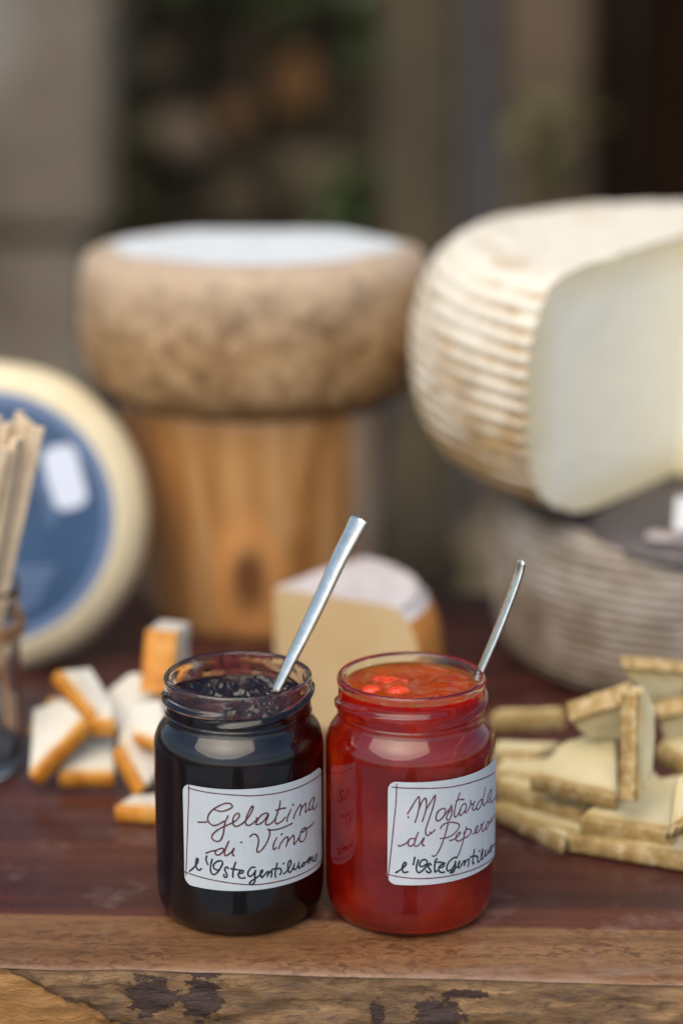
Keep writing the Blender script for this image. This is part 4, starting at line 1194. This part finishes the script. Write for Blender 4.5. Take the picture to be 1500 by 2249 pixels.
l2 = label_patch(j2, math.radians(-16.6), math.radians(94), 0.0241, 0.0655, M['paperM'])
l2["label"] = "white label reading Mostarda di Peperoni l'Oste Gentiluomo"
ink("title_writing", INK_MB, 0.00054, M['ink_plum'], l2)
ink("maker_writing", INK_MK, 0.00066, M['ink_black'], l2, RO + 0.00037)
ink("border_line", INK_MF, 0.00044, M['ink_plum'], l2, RO + 0.00031)

# ------------------------------------------------------------------ spoons
def sweep(name, stations, mat, parent, org):
    """stations: (pos, width, axis, curve, thickness)"""
    V, F = [], []
    K = 8
    n = len(stations)
    for i, (p_, w, ax, cv, th) in enumerate(stations):
        p_ = Vector(p_)
        t = (Vector(stations[min(n-1, i+1)][0]) - Vector(stations[max(0, i-1)][0])).normalized()
        a = Vector(ax); a = (a - t*a.dot(t)).normalized(); nn_ = a.cross(t).normalized()
        for side in (0, 1):
            for k in range(K+1):
                u = -1 + 2*k/K
                if side: u = -u
                edge = 1 - 0.25*abs(u)**6
                off = cv*(1 - u*u) + (th/2*edge if side == 0 else -th/2*edge)
                V.append(p_ + a*(u*w/2) + nn_*off - org)
    c = 2*(K+1)
    for i in range(n-1):
        for k in range(c):
            F.append((i*c+k, i*c+(k+1) % c, (i+1)*c+(k+1) % c, (i+1)*c+k))
    F.append(tuple(range(c-1, -1, -1))); F.append(tuple((n-1)*c+k for k in range(c)))
    return mesh_obj(name, V, F, mat, parent)
def spoon(label, path, axis, wtop, wmid, cv, th, bowl_dir, bowl_axis):
    org = Vector(path[0])
    e = empty("teaspoon", org); tag(e, label, "spoon", "teaspoons in the jam jars")
    pts = crom(path, 14)
    n = len(pts)
    st_ = []
    for i, q in enumerate(pts):
        u = i/(n-1)
        w = wmid + (wtop - wmid)*max(0, (u-0.15)/0.85)**1.25
        end = (1-u)*(n-1)
        if end < 5: w *= (0.62, 0.80, 0.90, 0.955, 0.985)[int(end)]
        st_.append((q, w, axis, cv*(w/wtop), th))
    h = sweep("handle", st_, M['steel'], e, org)
    bd = Vector(bowl_dir).normalized(); bs = []
    for k in range(13):
        u = k/12
        w = 0.0048 + 0.0165*math.sin(min(1, u*1.0)*math.pi)**0.8
        bs.append((org + bd*(0.036*u), max(0.003, w), bowl_axis, -0.0035*math.sin(u*math.pi), 0.0010))
    sweep("bowl", bs, M['steel'], e, org)
    return e
spoon("steel teaspoon with a broad handle standing in the dark jelly jar",
      [(-0.0328, 0.0078, 0.072)] + [(-0.0258, 0.0104, 0.0854), (-0.0229, 0.0115, 0.091), (-0.0194, 0.0129, 0.0984), (-0.0149, 0.0146, 0.1072), (-0.0089, 0.017, 0.1196), (-0.0009, 0.0203, 0.1366), (0.005, 0.0224, 0.1479), (0.0071, 0.0233, 0.1524)],
      (0.68, -0.68, -0.19), 0.0090, 0.0042, 0.0010, 0.0013, (-0.42, -0.2, -0.88), (0.55, -0.8, 0.0))
spoon("steel teaspoon seen edge on leaning over the rim of the red jam jar",
      [(0.0465, 0.0030, 0.076), (0.0522, 0.0050, 0.0914), (0.0562, 0.0062, 0.1012), (0.0604, 0.0080, 0.1113), (0.0650, 0.0105, 0.1234), (0.0682, 0.0125, 0.1328), (0.0692, 0.0135, 0.1382)],
      (-0.24, 0.96, -0.1), 0.0092, 0.0056, -0.0006, 0.0015, (-0.38, -0.1, -0.92), (0.2, 1.0, 0.0))
